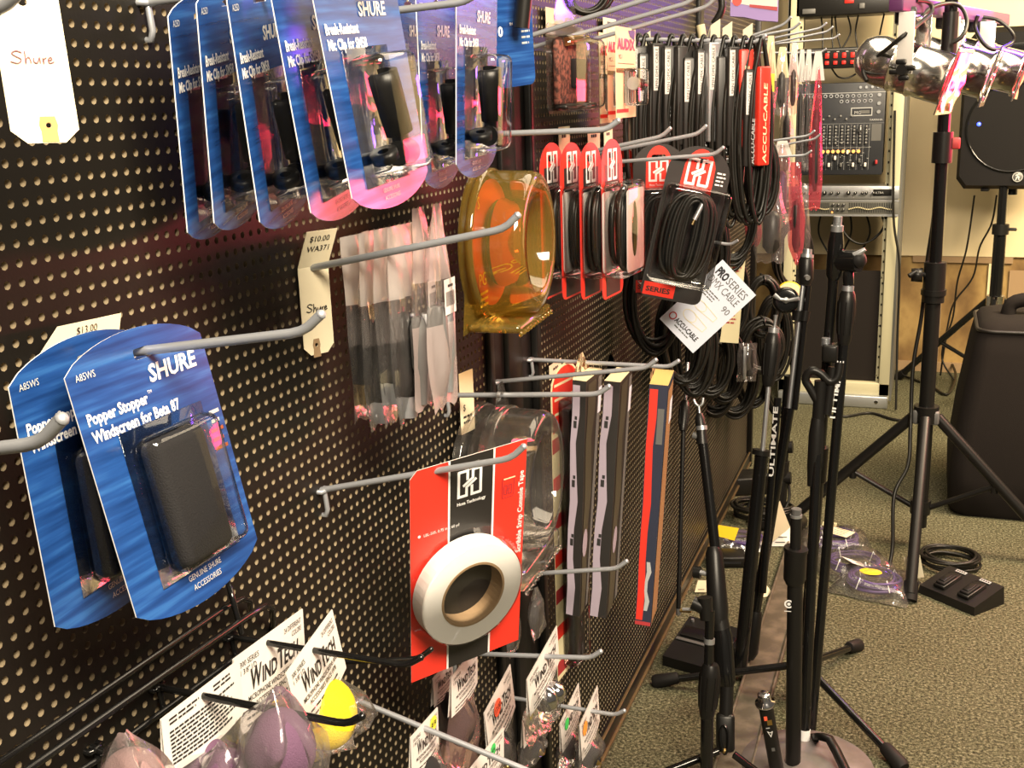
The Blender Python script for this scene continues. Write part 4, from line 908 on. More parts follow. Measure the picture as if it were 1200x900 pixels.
Mp = pose((.02, -.012, 1.16), (-2, 8, 0)); t = thing('price_tag', 'cream price tag showing above the blue windscreen cards', 'tag', Mp)
a, b = P2(Mp, 142, 367), P2(Mp, 68, 383); c = P2(Mp, 48, 414)
g = G(); g.plate([a, b, (c[0], c[1]), (c[0]+.001, c[1]-.06), (a[0]-.01, a[1]-.08)], .0006, MAN); g.build('card', t)
g = G(); uc = (a[0]+b[0])/2; g.text('$13.00', .0075, uc-.004, b[1]-.0085, KIN, .0005, 'C'); g.text('A85WS', .0075, uc-.006, b[1]-.0175, KIN, .0005, 'C'); g.build('print', t)

# ================================================================== microphone clip cards
def clip_card(M, label, proto=[None], tint=None):
    grp = 'blue microphone clip blister cards'
    if proto[0] is not None:
        return dup(proto[0], M, label, grp)
    w, h = .131, .147; t = thing('mic_clip_card', label, 'blister pack', M, grp); proto[0] = t
    g = G(); sl = [(-.014, -.004), (.014, -.004), (.014, -.001), (.004, .001), (.003, .004), (-.003, .004), (-.004, .001), (-.014, -.001)]
    g.plate(arched(w, h, .012, .016), .0008, BLU, me=WIN, holes=[sl]); g.build('card', t)
    g = G(); g.text('A25D', .0062, -w/2+.006, -.007, SIN, .0006, w=.013); g.text('SHURE', .0135, -.005, -.0295, SIN, .0006, w=.044, bold=.03, sh=.12)
    g.text('Break-Resistant', .0098, -w/2+.007, -.0405, WIN, .0006, w=.049, bold=.03); g.text('Mic Clip for SM58', .0098, -w/2+.007, -.0505, WIN, .0006, w=.058, bold=.03)
    g.text('GENUINE SHURE', .0045, -.004, -h-.004, SIN, .0006, 'C', w=.028); g.text('ACCESSORIES', .0045, -.004, -h-.0095, SIN, .0006, 'C', w=.026); g.build('print', t)
    g = G(); u0, u1, v0, v1, d = -.036, .024, -.139, -.056, .027
    g.box((d/2, (u0+u1)/2, (v0+v1)/2), (d, u1-u0, v1-v0), CLP, .007, 4); g.box((.0008, (u0+u1)/2, (v0+v1)/2), (.0008, u1-u0+.012, v1-v0+.012), CLP, .0003, 1); g.build('blister', t)
    g = G(); uc = -.012       # the clip: a split tapered sleeve on a hinged foot
    A = align((.0125, uc, -.068), (.0125, uc+.012, -.115)); pr = [(.0075, 0), (.0115, .001), (.0115, .010), (.0105, .045), (.009, .045), (.009, .012), (.0075, 0)]
    g.lathe(pr, BPL, 22, A, True, .9, 2*PI-.9); g.build('clip_sleeve', t)
    g = G(); g.box((.012, uc+.014, -.118), (.012, .012, .03), BPL, .004); g.cyl((.012, uc+.004, -.126), (.012, uc+.024, -.126), .009, BPL, 16); g.lathe([(.004, 0), (.010, 0), (.010, .007), (.004, .007)], BPL, 18, T3(.010, uc-.012, -.128) @ Rx(20)); g.build('clip_foot', t)
    return t
cpos = [((.05, .1531, 1.3588), (6.6, 3.2, 16.8), 'blue microphone clip card at the far left of the row, nearest the pegboard'), ((.075, .1525, 1.366), (7.1, 3.5, 15.9), 'second blue microphone clip card from the left'),
        ((.10, .1536, 1.3669), (7.2, -1, 13.9), 'third blue microphone clip card from the left'), ((.137, .158, 1.372), (6.0, -4, 8), 'fourth blue microphone clip card, its lower end lit pink'),
        ((.17, .165, 1.3795), (4.3, -6, 1.0), 'frontmost blue microphone clip card, bright pink along the bottom')]
for a in cpos: clip_card(pose(a[0], a[1]), a[2])
for (px, py, X, dg, lab) in ((470, 205, .11, (3, 0, 11), 'blue microphone clip card half hidden to the right of the frontmost one'), (497, 208, .14, (2, 1, 9), 'blue microphone clip card with a red-lit bottom, left of the rightmost one'), (535, 193, .175, (1, 3, 6.5), 'rightmost blue microphone clip card, its blister mirror bright')):
    q = U(px, py, X=X); R_ = Euler([math.radians(a) for a in dg]).to_matrix(); loc = q-R_ @ Vector((0, -.0655, -.147)); clip_card(pose(loc, dg), lab)
hook('grey hook at the top between the two rows of blue clip cards', (548, 2), (474, 11), xt=.2)
hook('grey hook under the top edge through the row of blue clip cards', (452, -30), (300, -12), xt=.2)
# dark blue stand-adapter card beyond, at the seam
Mb = pose(U(604, -20, X=.13), (5, 2, -24)); t = thing('adapter_card', 'dark blue card with a thick black rod, right of the blue clip cards', 'blister pack', Mb)
g = G(); g.plate(rrect(-.05, -.105, .022, .02, .008), .0008, BLU, me=WIN); g.build('card', t)
g = G(); g.text('10', .014, -.036, -.052, WIN, .0006, bold=.03); g.text('TM', .004, -.014, -.042, WIN, .0006); g.lines(.004, -.05, .018, 3, .006, .002, SIN, 4); g.build('print', t)
g = G(); g.cyl((.02, .0, .02), (.016, -.012, -.045), .0085, BPL, 14); g.build('rod', t)

# ================================================================== milky bags of adapters on a long hook
_, A0, T_ = hook('long grey hook carrying the milky plastic bags', (592, 268), (370, 313), xt=.205, r=.0034)
def sheetbag(g, w, h, th, m, seed=1, tw=1., bw=1., nu=10, nv=14, sh=0., zig=.0, m2=None, split=.45):
    """hanging plastic bag, local origin top middle; tw/bw top and bottom width factors"""
    R = random.Random(seed); W = []
    ph = [R.uniform(0, 6) for _ in range(6)]
    for s in (1, -1):
        vs = []
        for j in range(nv+1):
            q = j/nv; ww = w*(tw+(1-tw)*min(1, q*1.8))*(1 if q < .8 else 1-(1-bw)*(q-.8)/.2)
            prof = min(1, q*3.2)*min(1, (1-q)*5)
            for i in range(nu+1):
                u = i/nu*2-1; e = (1-abs(u)**2.5)*prof
                n = s*th/2*e*(1+.35*math.sin(ph[0]+5*u+7*q)+.25*math.sin(ph[1]+9*u-5*q))+.0016*math.sin(ph[2]+6*q+4*u)
                vs.append((n, u*ww/2+sh*q*w+.0016*math.sin(ph[3]+11*q), -q*h-(zig*math.sin(u*7+ph[4]) if j == nv else 0)))
        for j0, j1, mm in ((0, nv, m),) if m2 is None else ((0, int(nv*split*.8), m), (int(nv*split*.8), int(nv*split*1.35), BAG), (int(nv*split*1.35), nv, m2)):
            g.add(vs, [[j*(nu+1)+i, (j+1)*(nu+1)+i, (j+1)*(nu+1)+i+1, j*(nu+1)+i+1][::s] for j in range(j0, j1) for i in range(nu)], mm, True)
bagp = [(424, 268, 492), (441, 266, 500), (458, 264, 496), (474, 262, 494), (498, 256, 492), (517, 246, 494)]
for k, (px, yt, yb) in enumerate(bagp):
    X = .035+.017*k; top = hpt(A0, T_, X)+Vector((0, 0, .022)); Y = top.y
    dy = U(px, 330, X=X).y-Y; top.y += dy*.9; hb = top.z-U(px, yb, X=X).z
    pk = k >= 4
    if pk: top.z += .012
    t = thing('adapter_bag', ('milky plastic bag with a black inline adapter, %s' % ('closest to the board', 'second from the board', 'third from the board', 'fourth from the board')[k]) if not pk else ('plastic bag in painted pink light with a silver plug, %s' % ('behind the frontmost one', 'frontmost on the long hook')[k-4]), 'bag', top, 'plastic bags on the long hook')
    o = thing
    g = G(); sheetbag(g, .062, hb, .014, BGM if not pk else BGK, 60+k, tw=.95 if not pk else .35, bw=.9, sh=.0, zig=.003, m2=BGC if not pk else BGK, split=.45); g.build('bag', t)
    g = G(); R = random.Random(k); dz_ = R.uniform(-.05, .05); dy_ = R.uniform(-.008, .008); g.M = T3(.0, dy_, hb*dz_)
    if not pk:
        g.tube([(0, .004, -hb*.42), (0, .002, -hb*.46), (0, -.004, -hb*.85)], [.005, .0095, .0088], BPL, 12); g.tube(cr([(.0, .008, -hb*.45), (.001, .016, -hb*.6), (0, .012, -hb*.75), (0, .018, -hb*.82)], 5), .006, BLC, 8); g.build('adapter', t)
        g = G(); g.M = T3(.0, dy_, hb*dz_); g.cyl((0, -.004, -hb*.85), (0, -.005, -hb*.96), .0092, GLD if k == 0 else SIL, 14); g.build('connector', t)
        g = G(); g.plate([(-.016, -hb*.80), (.006, -hb*.78), (.006, -hb*.70), (-.016, -hb*.72)], .0003, CRM, n0=.009); g.build('paper_slip', t) if k in (1, 2) else None
    else:
        for q in (-1, 1): g.tube([(.0, q*.009, -hb*.50), (0, q*.009, -hb*.55), (0, q*.008, -hb*.75), (0, q*.008, -hb*.80), (0, q*.008, -hb*.95)], [.005, .0085, .0085, .006, .0042], SIL if q > 0 else GRY, 12)
        g.build('adapter', t)
        g = G(); M_ = T3(.0085, .004, -hb*.42); g.rect(-.012, -.022, .014, .012, WHT, 0, M_); R = random.Random(4)
        for i in range(12): g.rect(-.009+i*.0017, -.014, -.0082+i*.0017, .0, KIN, .0003, M_)
        g.rect(-.004, .004, .008, .0065, KIN, .0003, M_); g.build('barcode_label', t)
# ================================================================== clamshell cable packs (round)
def clamshell(M, label, m, R_, d, skirt, insert=None, tab=True, base=True):
    t = thing('cable_clamshell', label, 'package', M)
    g = G()
    # back flange: circle running into a flared foot
    out = arc(0, 0, R_*1.05, -35, 215, 30)+[(-R_*.98, -R_*1.0-skirt), (R_*.98, -R_*1.0-skirt)]
    if not base: out = arc(0, 0, R_*1.05, 0, 360, 40)[:-1]
    g.plate(out, .001, m, n0=0)
    prof = [(R_*1.0, 0), (R_*.985, d*.86), (R_*.95, d*.97), (R_*.88, d), (R_*.70, d), (R_*.66, d*.95), (R_*.62, d*.35), (0, d*.33)]
    g.lathe(prof, m, 44, Ry(90))
    g.lathe([(R_*1.0, d*.08), (R_*1.03, d*.10), (R_*1.03, d*.2), (R_*.995, d*.22)], m, 44, Ry(90))
    g.build('shell', t)
    if base:
        g = G(); g.box((d*.45, 0, -R_*1.0-skirt*.45), (d*.9, R_*1.7, skirt*.9), m, .006, 3)
        for i in range(11): g.box((d*.9, -R_*.8+i*R_*.16, -R_-skirt*.9), (.004, R_*.07, .006), m, .001, 1)
        g.build('ribbed_foot', t)
    if tab:
        g = G(); g.plate([(.03, R_*.95), (0.006, R_*1.38), (-.006, R_*1.38), (-.03, R_*.95)], .0012, m, n0=d*.1, holes=[[(-.012, R_*1.14), (.012, R_*1.14), (0, R_*1.26)]]); g.build('hang_tab', t)
    return t
Ma = pose(U(566, 284, X=.06), (0, 0, 4)); t = clamshell(Ma, 'round amber plastic clamshell pack hanging behind the rightmost blue clip card', AMB, .084, .07, .012, tab=False)
g = G(); g.plate(arc(0, 0, .074, 0, 360, 40)[:-1], .001, ORC, n0=.012); g.build('printed_disc', t)  # orange-red print; red glow on the contents also put into its colour
g = G(); g.text('PG', .022, -.06, -.044, YEL, .0135, w=.026); 
for i in range(3): g.rect(-.058, -.054-i*.007, -.03, -.051-i*.007, YEL, .0135)
g.text('S', .02, -.056, .044, YEL, .0135); g.build('print', t)
g = G()
for i in range(6): g.lathe([(.024+.0065*math.cos(a), .026+.006*math.sin(a)) for a in [2*PI*k/8 for k in range(9)]], CBL, 30, Ry(90) @ T3(0, 0, -.006+.0)@ Matrix.Diagonal((1+.16*i, 1+.16*i, 1, 1))) if i < 5 else None
g.build('cable', t)
Mc = pose(U(586, 560, X=.075), (0, 0, 2)); t = clamshell(Mc, 'round clear plastic clamshell pack behind the red tape card', CLT, .088, .06, .03)
Md = pose(U(560, 548, X=.012), (0, 0, 0)); t = clamshell(Md, 'smoky clear clamshell pack closest to the board behind the other round pack', CLT, .084, .045, .02, tab=False)
g = G(); g.plate(arc(0, 0, .07, 0, 360, 36)[:-1], .001, BLC, n0=.012); g.build('backing', t)
hook('thin grey hook above the round clear pack', (702, 462), (552, 463), xt=.2)
Mg = pose(U(547, 462, X=.015), (0, 0, -10)); t = thing('price_tag', 'cream tag behind the round clear packs, below the milky bags', 'tag', Mg)
g = G(); g.plate([(.016, .03), (-.016, .03), (-.016, -.05), (.016, -.05)], .0006, MAN); g.build('card', t); g = G(); g.text('$', .012, -.01, -.02, KIN, .0005); g.lines(-.01, -.03, .012, 2, .007, .003, KIN, 3); g.build('print', t)
# ================================================================== red tape card
Ms = pose((.15, .3779, .95), (3.2, 11.4, -35.5)); w, h = .133, .2493; v1, v0 = .04*h, -.96*h
t = thing('tape_card', 'red and black card holding a roll of white tape on a grey hook', 'blister pack', Ms)
g = G(); out = [(w/2, v1), (-w/2+.008, v1), (-w/2, v1-.008), (-w/2, v0), (w/2, v0)]; a, b = P2(Ms, 527, 600)[0], P2(Ms, 576, 600)[0]
su, sv = 0, .0; slot = rrect(-.016, -.006, .012, .003, .004)
g.plate(out, .0008, RED, me=WHT, mb=WHT, holes=[slot]); g.build('card', t)
g = G(); g.plate([(a, v1), (a, v0), (b, v0), (b, v1)][::-1], .0002, BLC, n0=.0003, holes=[rrect(-.016, -.006, .012, .003, .004)])
g.rect(a-.0022, v0, a, v1, WIN, .0005); g.rect(b, v0, b+.0022, v1, WIN, .0005)
def hlogo(g, u, v, s, m, n=.0006, w=None, sk=0.):
    k = w or s*.11
    for P in ([(.40, .62), (.40, 1), (.02, 1), (0, .98), (0, 0), (.36, 0), (.36, .34), (.8, .60)], [(.60, .38), (.60, 0), (.98, 0), (1, .02), (1, 1), (.64, 1), (.64, .66), (.2, .40)]):
        g.ribbon([(u+x*s*.92+y*s*sk, v+y*s) for x, y in P], k, m, n)
uu, vv = P2(Ms, 537, 583); hlogo(g, uu, vv, .0275, WIN)
uu, vv = P2(Ms, 537, 592); g.text('Hosa Technology', .0052, (a+b)/2, vv-.001, WIN, .0006, 'C', w=.033, bold=.02)
uu, vv = P2(Ms, 491, 629); g.text('LBL-505, 0.75 in x 60 yd', .0046, uu+.005, vv-.002, WIN, .0006, w=.040); g.poly(arc(uu, vv, .0016, 0, 360, 10)[:-1], WIN, .0006)
uu, vv = P2(Ms, 609, 646); g.text('Scribble Strip Console Tape', .0082, w/2-.003, vv, WIN, .0006, w=.098, rot=PI/2, bold=.015)
uu, vv = P2(Ms, 595, 570); g.ribbon(rrect(b+.012, vv-.012, b+.026, vv+.010, .001), .0008, DRD, .0006, True); hlogo(g, b+.014, vv-.008, .010, DRD, .0006); g.rect(b+.013, vv+.009, b+.027, vv+.0105, CRM, .0007)
g.build('print', t)
cu, cv = P2(Ms, 553, 695, .02); R_ = .0585
g = G(); Mr = T3(.003, cu, cv) @ Ry(90); g.lathe([(.036, 0), (R_, 0), (R_, .0015), (R_, .019), (R_-.001, .020), (.037, .020)], TPW, 48, Mr, False); g.build('tape_roll', t)
g = G(); g.lathe([(.037, .0), (.037, .0205), (.0345, .0205), (.0345, 0)], KRF, 40, Mr, False); g.lathe([(.0, .0), (.0345, .0)], BLC, 40, Mr, False); g.build('cardboard_core', t)
g = G(); g.lathe([(R_+.009, .0), (R_+.008, .003), (R_+.003, .010), (R_+.001, .020), (R_-.004, .0235), (.02, .0235)], CLP, 48, Mr); g.build('blister', t)
hook('grey hook with a bright tip through the red tape card', (600, 537), (462, 560), xt=.205)
# ================================================================== foam windscreens in bags with white header cards
def para(p, q, r, X0=0.):
    """frame on a header card: origin top middle, u along the top edge, v up along the left edge (slightly skewed like the bent card)"""
    e = (q-p); f = (p-r); w, h = e.length, f.length; u = e/w; v = f/h; n = u.cross(v).normalized(); o = (p+q)/2
    M = Matrix((n, u, v)).transposed().to_4x4(); M.translation = o; return M, w, h
def header(g, w, h, big=True, seed=1, back=False, curl=.004, cut=0.):
    """folded card; print shapes ride a gentle curl"""
    n = 8
    def z(u, v): return curl*math.sin(PI*(u/w+.5))*(-v/h)
    vs = [(z((i/n-.5)*w, -j/4*h), (i/n-.5)*w, -j/4*h) for j in range(5) for i in range(n+1)]
    fs = [[j*(n+1)+i, (j+1)*(n+1)+i, (j+1)*(n+1)+i+1, j*(n+1)+i+1] for j in range(4) for i in range(n)]
    g.add(vs, fs, WHT, True); k = len(vs)
    g.add([(v[0]-.0009-.0035*(-v[2]/h), v[1], v[2]) for v in vs], [f[::-1] for f in fs], WHT, True)
    q = G()
    if back:
        q.lines(-w*.42, -h*.12, -w*.05, 2, h*.07, h*.035, KIN, seed); q.lines(w*.12, -h*.12, w*.42, 2, h*.07, h*.035, KIN, seed+1)
        q.lines(-w*.43, -h*.33, w*.44, 9, h*.066, h*.036, KIN, seed+2, .003, .008)
    else:
        q.text('300 SERIES', h*.10, -w*.43, -h*.17, KIN, 0, w=w*.25); q.text('1 3/8" I.D.', h*.10, -w*.43, -h*.27, KIN, 0, w=w*.22)
        q.text('24 DIFFERENT', h*.10, w*.45, -h*.15, KIN, 0, 'R', w=w*.26); q.text('COLORS', h*.10, w*.45, -h*.25, KIN, 0, 'R', w=w*.15)
        q.text('W', h*.36, -w*.33, -h*.52, KIN, 0, w=w*.15, bold=.03, sh=.15); q.text('IND', h*.27, -w*.17, -h*.52, KIN, 0, w=w*.21, bold=.03, sh=.15); q.text('T', h*.36, w*.05, -h*.52, KIN, 0, w=w*.10, bold=.03, sh=.15); q.text('ECH', h*.27, w*.15, -h*.52, KIN, 0, w=w*.22, bold=.03, sh=.15)
        q.text('MICROPHONE WINDSCREENS AND', h*.10, 0, -h*.65, KIN, 0, 'C', w=w*.72, bold=.01); q.text('ACCESSORIES SINCE 1978', h*.10, 0, -h*.755, KIN, 0, 'C', w=w*.56, bold=.01)
        q.lines(-w*.4, -h*.86, w*.42, 2, h*.085, h*.03, KIN, seed, .003, .009)
    g.add([(z(v.y, v.z)+.0006, v.y, v.z) for v in q.v], q.f, KIN)
def foam(g, c, rx, rz, m, hole=True, ax=None):
    M = T3(*c) @ (ax or Matrix.Identity(4)); pr = []
    for i in range(13):
        a = -PI/2+PI*i/12; pr.append((rx*math.cos(a), rz*math.sin(a)*(1 if a > 0 else .85)))
    g.lathe(pr, m, 24, M)
def windtech(label, TL, TR, BL, X, fm, hb, wb=1.2, fr=(.02, .028), fz=.6, back=False, st=None, extra=None, seed=1, bag=None, X2=None, sh=0., grp='foam windscreens in bags with white header cards', curl=.004):
    p = U(*TL, X=X); q = U(*TR, X=X if X2 is None else X2); r = U(*BL, X=X)
    M, w, h = para(p, q, r); t = thing('foam_windscreen_pack', label, 'windscreen pack', M, grp); I = M.inverted()
    g = G(); header(g, w, h, seed=seed, back=back, curl=curl); g.build('header_card', t)
    W = M.to_3x3().inverted() @ Vector((0, 0, -1))              # plumb line in card space
    W = W.normalized()
    B = Matrix.Translation((-.001, 0, -h*.8)) @ Vector((0, 0, -1)).rotation_difference(W).to_matrix().to_4x4()
    g = G(); g.M = B; sheetbag(g, w*wb, hb, max(.012, fr[0]*1.7), bag or BAG, 90+seed, tw=.85/wb if wb > 1 else 1, bw=.75, sh=sh, zig=.003); g.build('bag', t)
    if fm:
        g = G(); g.M = B; foam(g, (0, sh*fz*w, -hb*fz), fr[0], fr[1], fm); g.build('windscreen', t)
    if extra:
        g = G(); g.M = B; extra(g, hb, w); g.build('capsule_ring', t)
    if st:
        g = G(); su, sv, c, txt = st; k = h*.17; z0 = curl*math.sin(PI*(su+.5))*(-sv)
        g.poly(arc(su*w, sv*h, k, 0, 360, 18, k)[:-1], c, z0+.0012); 
        if txt: g.text(txt, k*1.0, su*w, sv*h-k*.35, KIN, z0+.0016, 'C', w=k*1.5)
        g.build('price_sticker', t)
    return t
windtech('foam windscreen pack with its text-covered card back showing, at lower left', (188, 835), (281, 780), (200, 899), .045, PFM, .06, 1.1, (.02, .026), .5, back=True, seed=1, curl=.006)
windtech('foam windscreen pack with a white printed card behind the yellow one', (273, 764), (355, 721), (286, 850), .04, YFM, .05, 1.0, (.018, .02), .45, seed=3, curl=.004, bag=BAG)
windtech('bright yellow foam windscreen pack on a black hook', (333, 780), (391, 723), (361, 837), .085, YFM, .066, 1.5, (.0255, .034), .46, seed=5, sh=.34, curl=.004)
# header-less purple bag in front and one at the left
def plainbag(label, top, X, w, h, fm, fr, fz, seed, m=None, sh=0., yaw=0):
    o = U(*top, X=X); t = thing('foam_windscreen_pack', label, 'windscreen pack', T3(*o) @ Rz(yaw), 'foam windscreens in bags with white header cards')
    g = G(); sheetbag(g, w, h, fr[0]*1.8, m or BAG, seed, tw=.12, bw=.9, sh=sh); g.build('bag', t)
    g = G(); foam(g, (0, sh*w*fz, -h*fz), fr[0], fr[1], fm); g.build('windscreen', t); return t
plainbag('purple foam windscreen in a pointed clear bag on a black hook', (322, 806), .12, .085, .10, PFM, (.0265, .033), .52, 7, yaw=-25)
plainbag('pinkish foam windscreen in a pointed clear bag in the lower left', (146, 857), .09, .062, .07, KFM, (.022, .024), .55, 8, yaw=-25)
plainbag('dull purple foam windscreen in a crumpled clear bag below the text-covered card', (262, 868), .08, .06, .06, PFM, (.02, .024), .55, 9, yaw=-25)
hook('black hook through the text-covered white card, lower left', (408, 849), at=(240, 816, .047), r=.0030, m=BGL)
hook('black hook above the yellow foam pack, its shaft running right', (478, 780), at=(367, 762, .085), r=.0028, m=BGL)
hook('black hook in the bottom left corner', (240, 925), at=(120, 881, .01), r=.0033, m=BGL)
hook('black hook tip poking out over the red tape card', (492, 772), (420, 775), xt=.13, r=.0026, m=BGL)
# black wire face-out rail at the lower left
RL = thing('wire_rail', 'black double wire rail running along the pegboard in the lower left', 'rail', U(275, 712, X=0.0))
ro = RL.matrix_basis.translation
def rr(px, py, X): return U(px, py, X=X)-ro
g = G(); g.tube([rr(-60, 930, .024), rr(0, 893, .024), rr(262, 713, .024), rr(284, 702, .022), rr(293, 704, .014), rr(294, 716, .006), rr(292, 724, .0)], .0026, BGL, 8); g.build('upper_wire', RL)
g = G(); g.tube([rr(-60, 962, .032), rr(28, 905, .032), rr(290, 722, .032), rr(311, 710, .03), rr(319, 712, .02), rr(320, 728, .01), rr(318, 742, .0)], .003, BGL, 8); g.build('front_wire', RL)
g = G(); g.tube([rr(60, 925, .008), rr(110, 893, .008), rr(280, 768, .008)], .0026, BGL, 8); g.build('lower_wire', RL)
g = G(); g.tube([rr(262, 678, .0), rr(268, 684, .022), rr(272, 700, .03), rr(283, 742, .032)], .0026, BGL, 8); g.build('end_post', RL)

# ---- lower middle cluster
def brass(z, r=.008): return lambda g, hb, w: g.lathe([(r*.5, .004), (r, .004), (r*1.05, 0), (r*.9, -.012)], BRS, 18, T3(.012, 0, -hb*z) @ Ry(70))
def chrome_cap(g, hb, w):
    M = align((0, -.012, -hb*.35), (.012, .02, -hb*.28)); M = M @ Matrix.Scale(1.2, 4); g.lathe([(0, 0), (.012, .001), (.0145, .008), (.0145, .012), (.011, .013), (.011, .018), (.0125, .019), (.0125, .028), (.009, .030), (.008, .034), (0, .034)], CHR, 24, M)
windtech('foam windscreen pack with a yellow price sticker, lowest and leftmost of the bottom cluster', (481, 866), (513, 827), (482, 918), .08, BFM, .05, 1.0, (.018, .024), .5, st=(.27, -.22, YLS, '8'), seed=11)
windtech('long pinkish foam windscreen pack tucked under the red tape card', (529, 779), (559, 769), (534, 820), .085, BFM, .105, 1.15, (.016, .03), .35, seed=12, bag=BGP, X2=.075, sh=-.1)
windtech('dark foam windscreen pack half hidden behind the red tape card', (507, 795), (530, 770), (509, 828), .04, BFM, .09, 1.1, (.016, .03), .35, seed=13)
windtech('foam windscreen pack with a fluorescent red price sticker', (566.6, 824.5), (598.7, 789), (580, 861), .06, BFM, .075, 1.1, (.016, .028), .5, st=(-.12, -.30, RDS, '17.00'), seed=14, extra=brass(.75, .006))
windtech('foam windscreen pack with a shiny chrome capsule', (617, 788), (653, 741), (623.6, 825.6), .13, None, .068, 1.1, (.016, .02), .5, seed=15, extra=chrome_cap, bag=BGC)
windtech('foam windscreen pack with a yellow sticker behind the chrome capsule pack', (612, 842), (634, 812), (615, 872), .085, BFM, .05, 1.2, (.016, .024), .5, st=(-.1, -.25, YLS, None), seed=16, extra=brass(.62))
windtech('foam windscreen pack with a green sticker, left of the pair at lower right', (656, 846), (678.4, 802), (660, 878.7), .09, BFM, .06, 1.15, (.017, .024), .55, st=(-.25, -.35, GRN, None), seed=17, extra=brass(.62))
windtech('foam windscreen pack with an orange sticker, rightmost of the bottom cluster', (679, 846), (700.5, 807), (684, 883), .13, BFM, .06, 1.15, (.017, .024), .55, st=(-.3, -.3, ORS, None), seed=18, extra=brass(.66))
windtech('foam windscreen pack with a green sticker cut off by the bottom edge', (541, 899), (590, 865), (545, 935), .13, BFM, .05, 1.0, (.017, .024), .5, st=(.2, -.22, GRN, '6'), seed=19)
t = thing('small_parts_bag', 'crumpled clear bag of black parts below the round clear pack', 'bag', U(628, 688, X=.09)); g = G(); sheetbag(g, .05, .075, .016, BAG, 71, tw=.3, bw=.6); g.build('bag', t); g = G(); g.box((0, 0, -.04), (.01, .026, .04), BLC, .004); g.build('contents', t)
t = thing('small_parts_bag', 'dark flat bag hanging behind the lower part of the red tape card', 'bag', U(600, 705, X=.06)); g = G(); sheetbag(g, .05, .075, .012, BAG, 72, tw=.9, bw=.8); g.build('bag', t); g = G(); g.box((0, 0, -.04), (.008, .034, .05), BLC, .003); g.build('contents', t)
hook('grey hook under the round clear packs carrying the chrome capsule pack', (693, 771), at=(638, 769, .13))
hook('grey hook through the pair of packs at lower right', (722, 838), at=(692, 833, .13))
hook('grey hook running to the bottom edge through the yellow-sticker pack', (640, 912), at=(497, 853, .08))
hook('grey hook in the middle, tip beside the tall slim packs', (724, 666), (632, 672), xt=.19)
# ================================================================== second panel
def xcard(x0, x1, yt, yb, X, xm=None):
    """card lying in a plane parallel to the board: origin top middle"""
    ym = (yt+yb)/2; a = U(x0, ym, X=X); b = U(x1, ym, X=X); p = U(x0, yt, X=X); q = U(x0, yb, X=X)
    return T3(X, (a.y+b.y)/2, p.z), abs(b.y-a.y), p.z-q.z
def ycard(x0, x1, yt, yb, Y, yaw=0.):
    """card facing the aisle: origin top middle, face turned yaw degrees towards the board's own normal"""
    xm = (x0+x1)/2; a = U(x0, (yt+yb)/2, Y=Y); b = U(x1, (yt+yb)/2, Y=Y); p = U(xm, yt, Y=Y); q = U(xm, yb, Y=Y)
    w = (b.x-a.x)/max(.3, math.cos(math.radians(yaw)))
    return T3(p.x, p.y, p.z) @ Rz(-90+yaw), w, p.z-q.z
# --- clear pack with a fuzzy brown lining
Mx, w, h = xcard(641, 686, 26, 134, .075); t = thing('pickup_pack', 'clear blister pack with mottled brown lining lit red, at the top beside the upright', 'blister pack', Mx)
FUZ = pbr('mottled brown lining', (.05, .025, .02), .9, var=(160, (.26, .1, .07), .42, .6))
g = G(); g.plate(rrect(-w/2, -h, w/2, .0, .012), .001, CLT); g.box((.018, 0, -h*.55), (.034, w*.92, h*.84), CLP, .012, 4); g.plate(arc(0, 0, w*.28, 0, 180, 12)+[(-w*.28, -.03), (w*.28, -.03)], .0012, CLT); g.build('shell', t)
g = G(); g.box((.006, 0, -h*.54), (.008, w*.8, h*.72), FUZ, .003); g.box((.012, w*.08, -h*.55), (.008, w*.34, h*.34), BFM, .004); g.build('lining', t)
g = G(); g.cyl((.014, -w*.25, -h*.2), (.018, w*.05, -h*.16), .006, BRS, 12); g.cyl((.018, w*.05, -h*.16), (.019, w*.2, -h*.14), .004, GLD, 12); g.box((.012, 0, -h*.93), (.02, w*.8, h*.08), BPL, .004); g.build('jack_plug', t)
Mx, w, h = xcard(640, 660, 8, 40, .007); t = thing('price_tag', 'cream price tag above the mottled brown pack', 'tag', Mx); g = G(); g.plate([(w/2, 0), (-w/2, 0), (-w/2, -h), (w/2, -h)], .0006, MAN); g.build('card', t); g = G(); g.text('$50', .009, 0, -h*.4, KIN, .0005, 'C'); g.build('print', t)
hook('long grey hook at the very top beside the mottled brown pack', (768, -4), (666, 28), xt=.24)
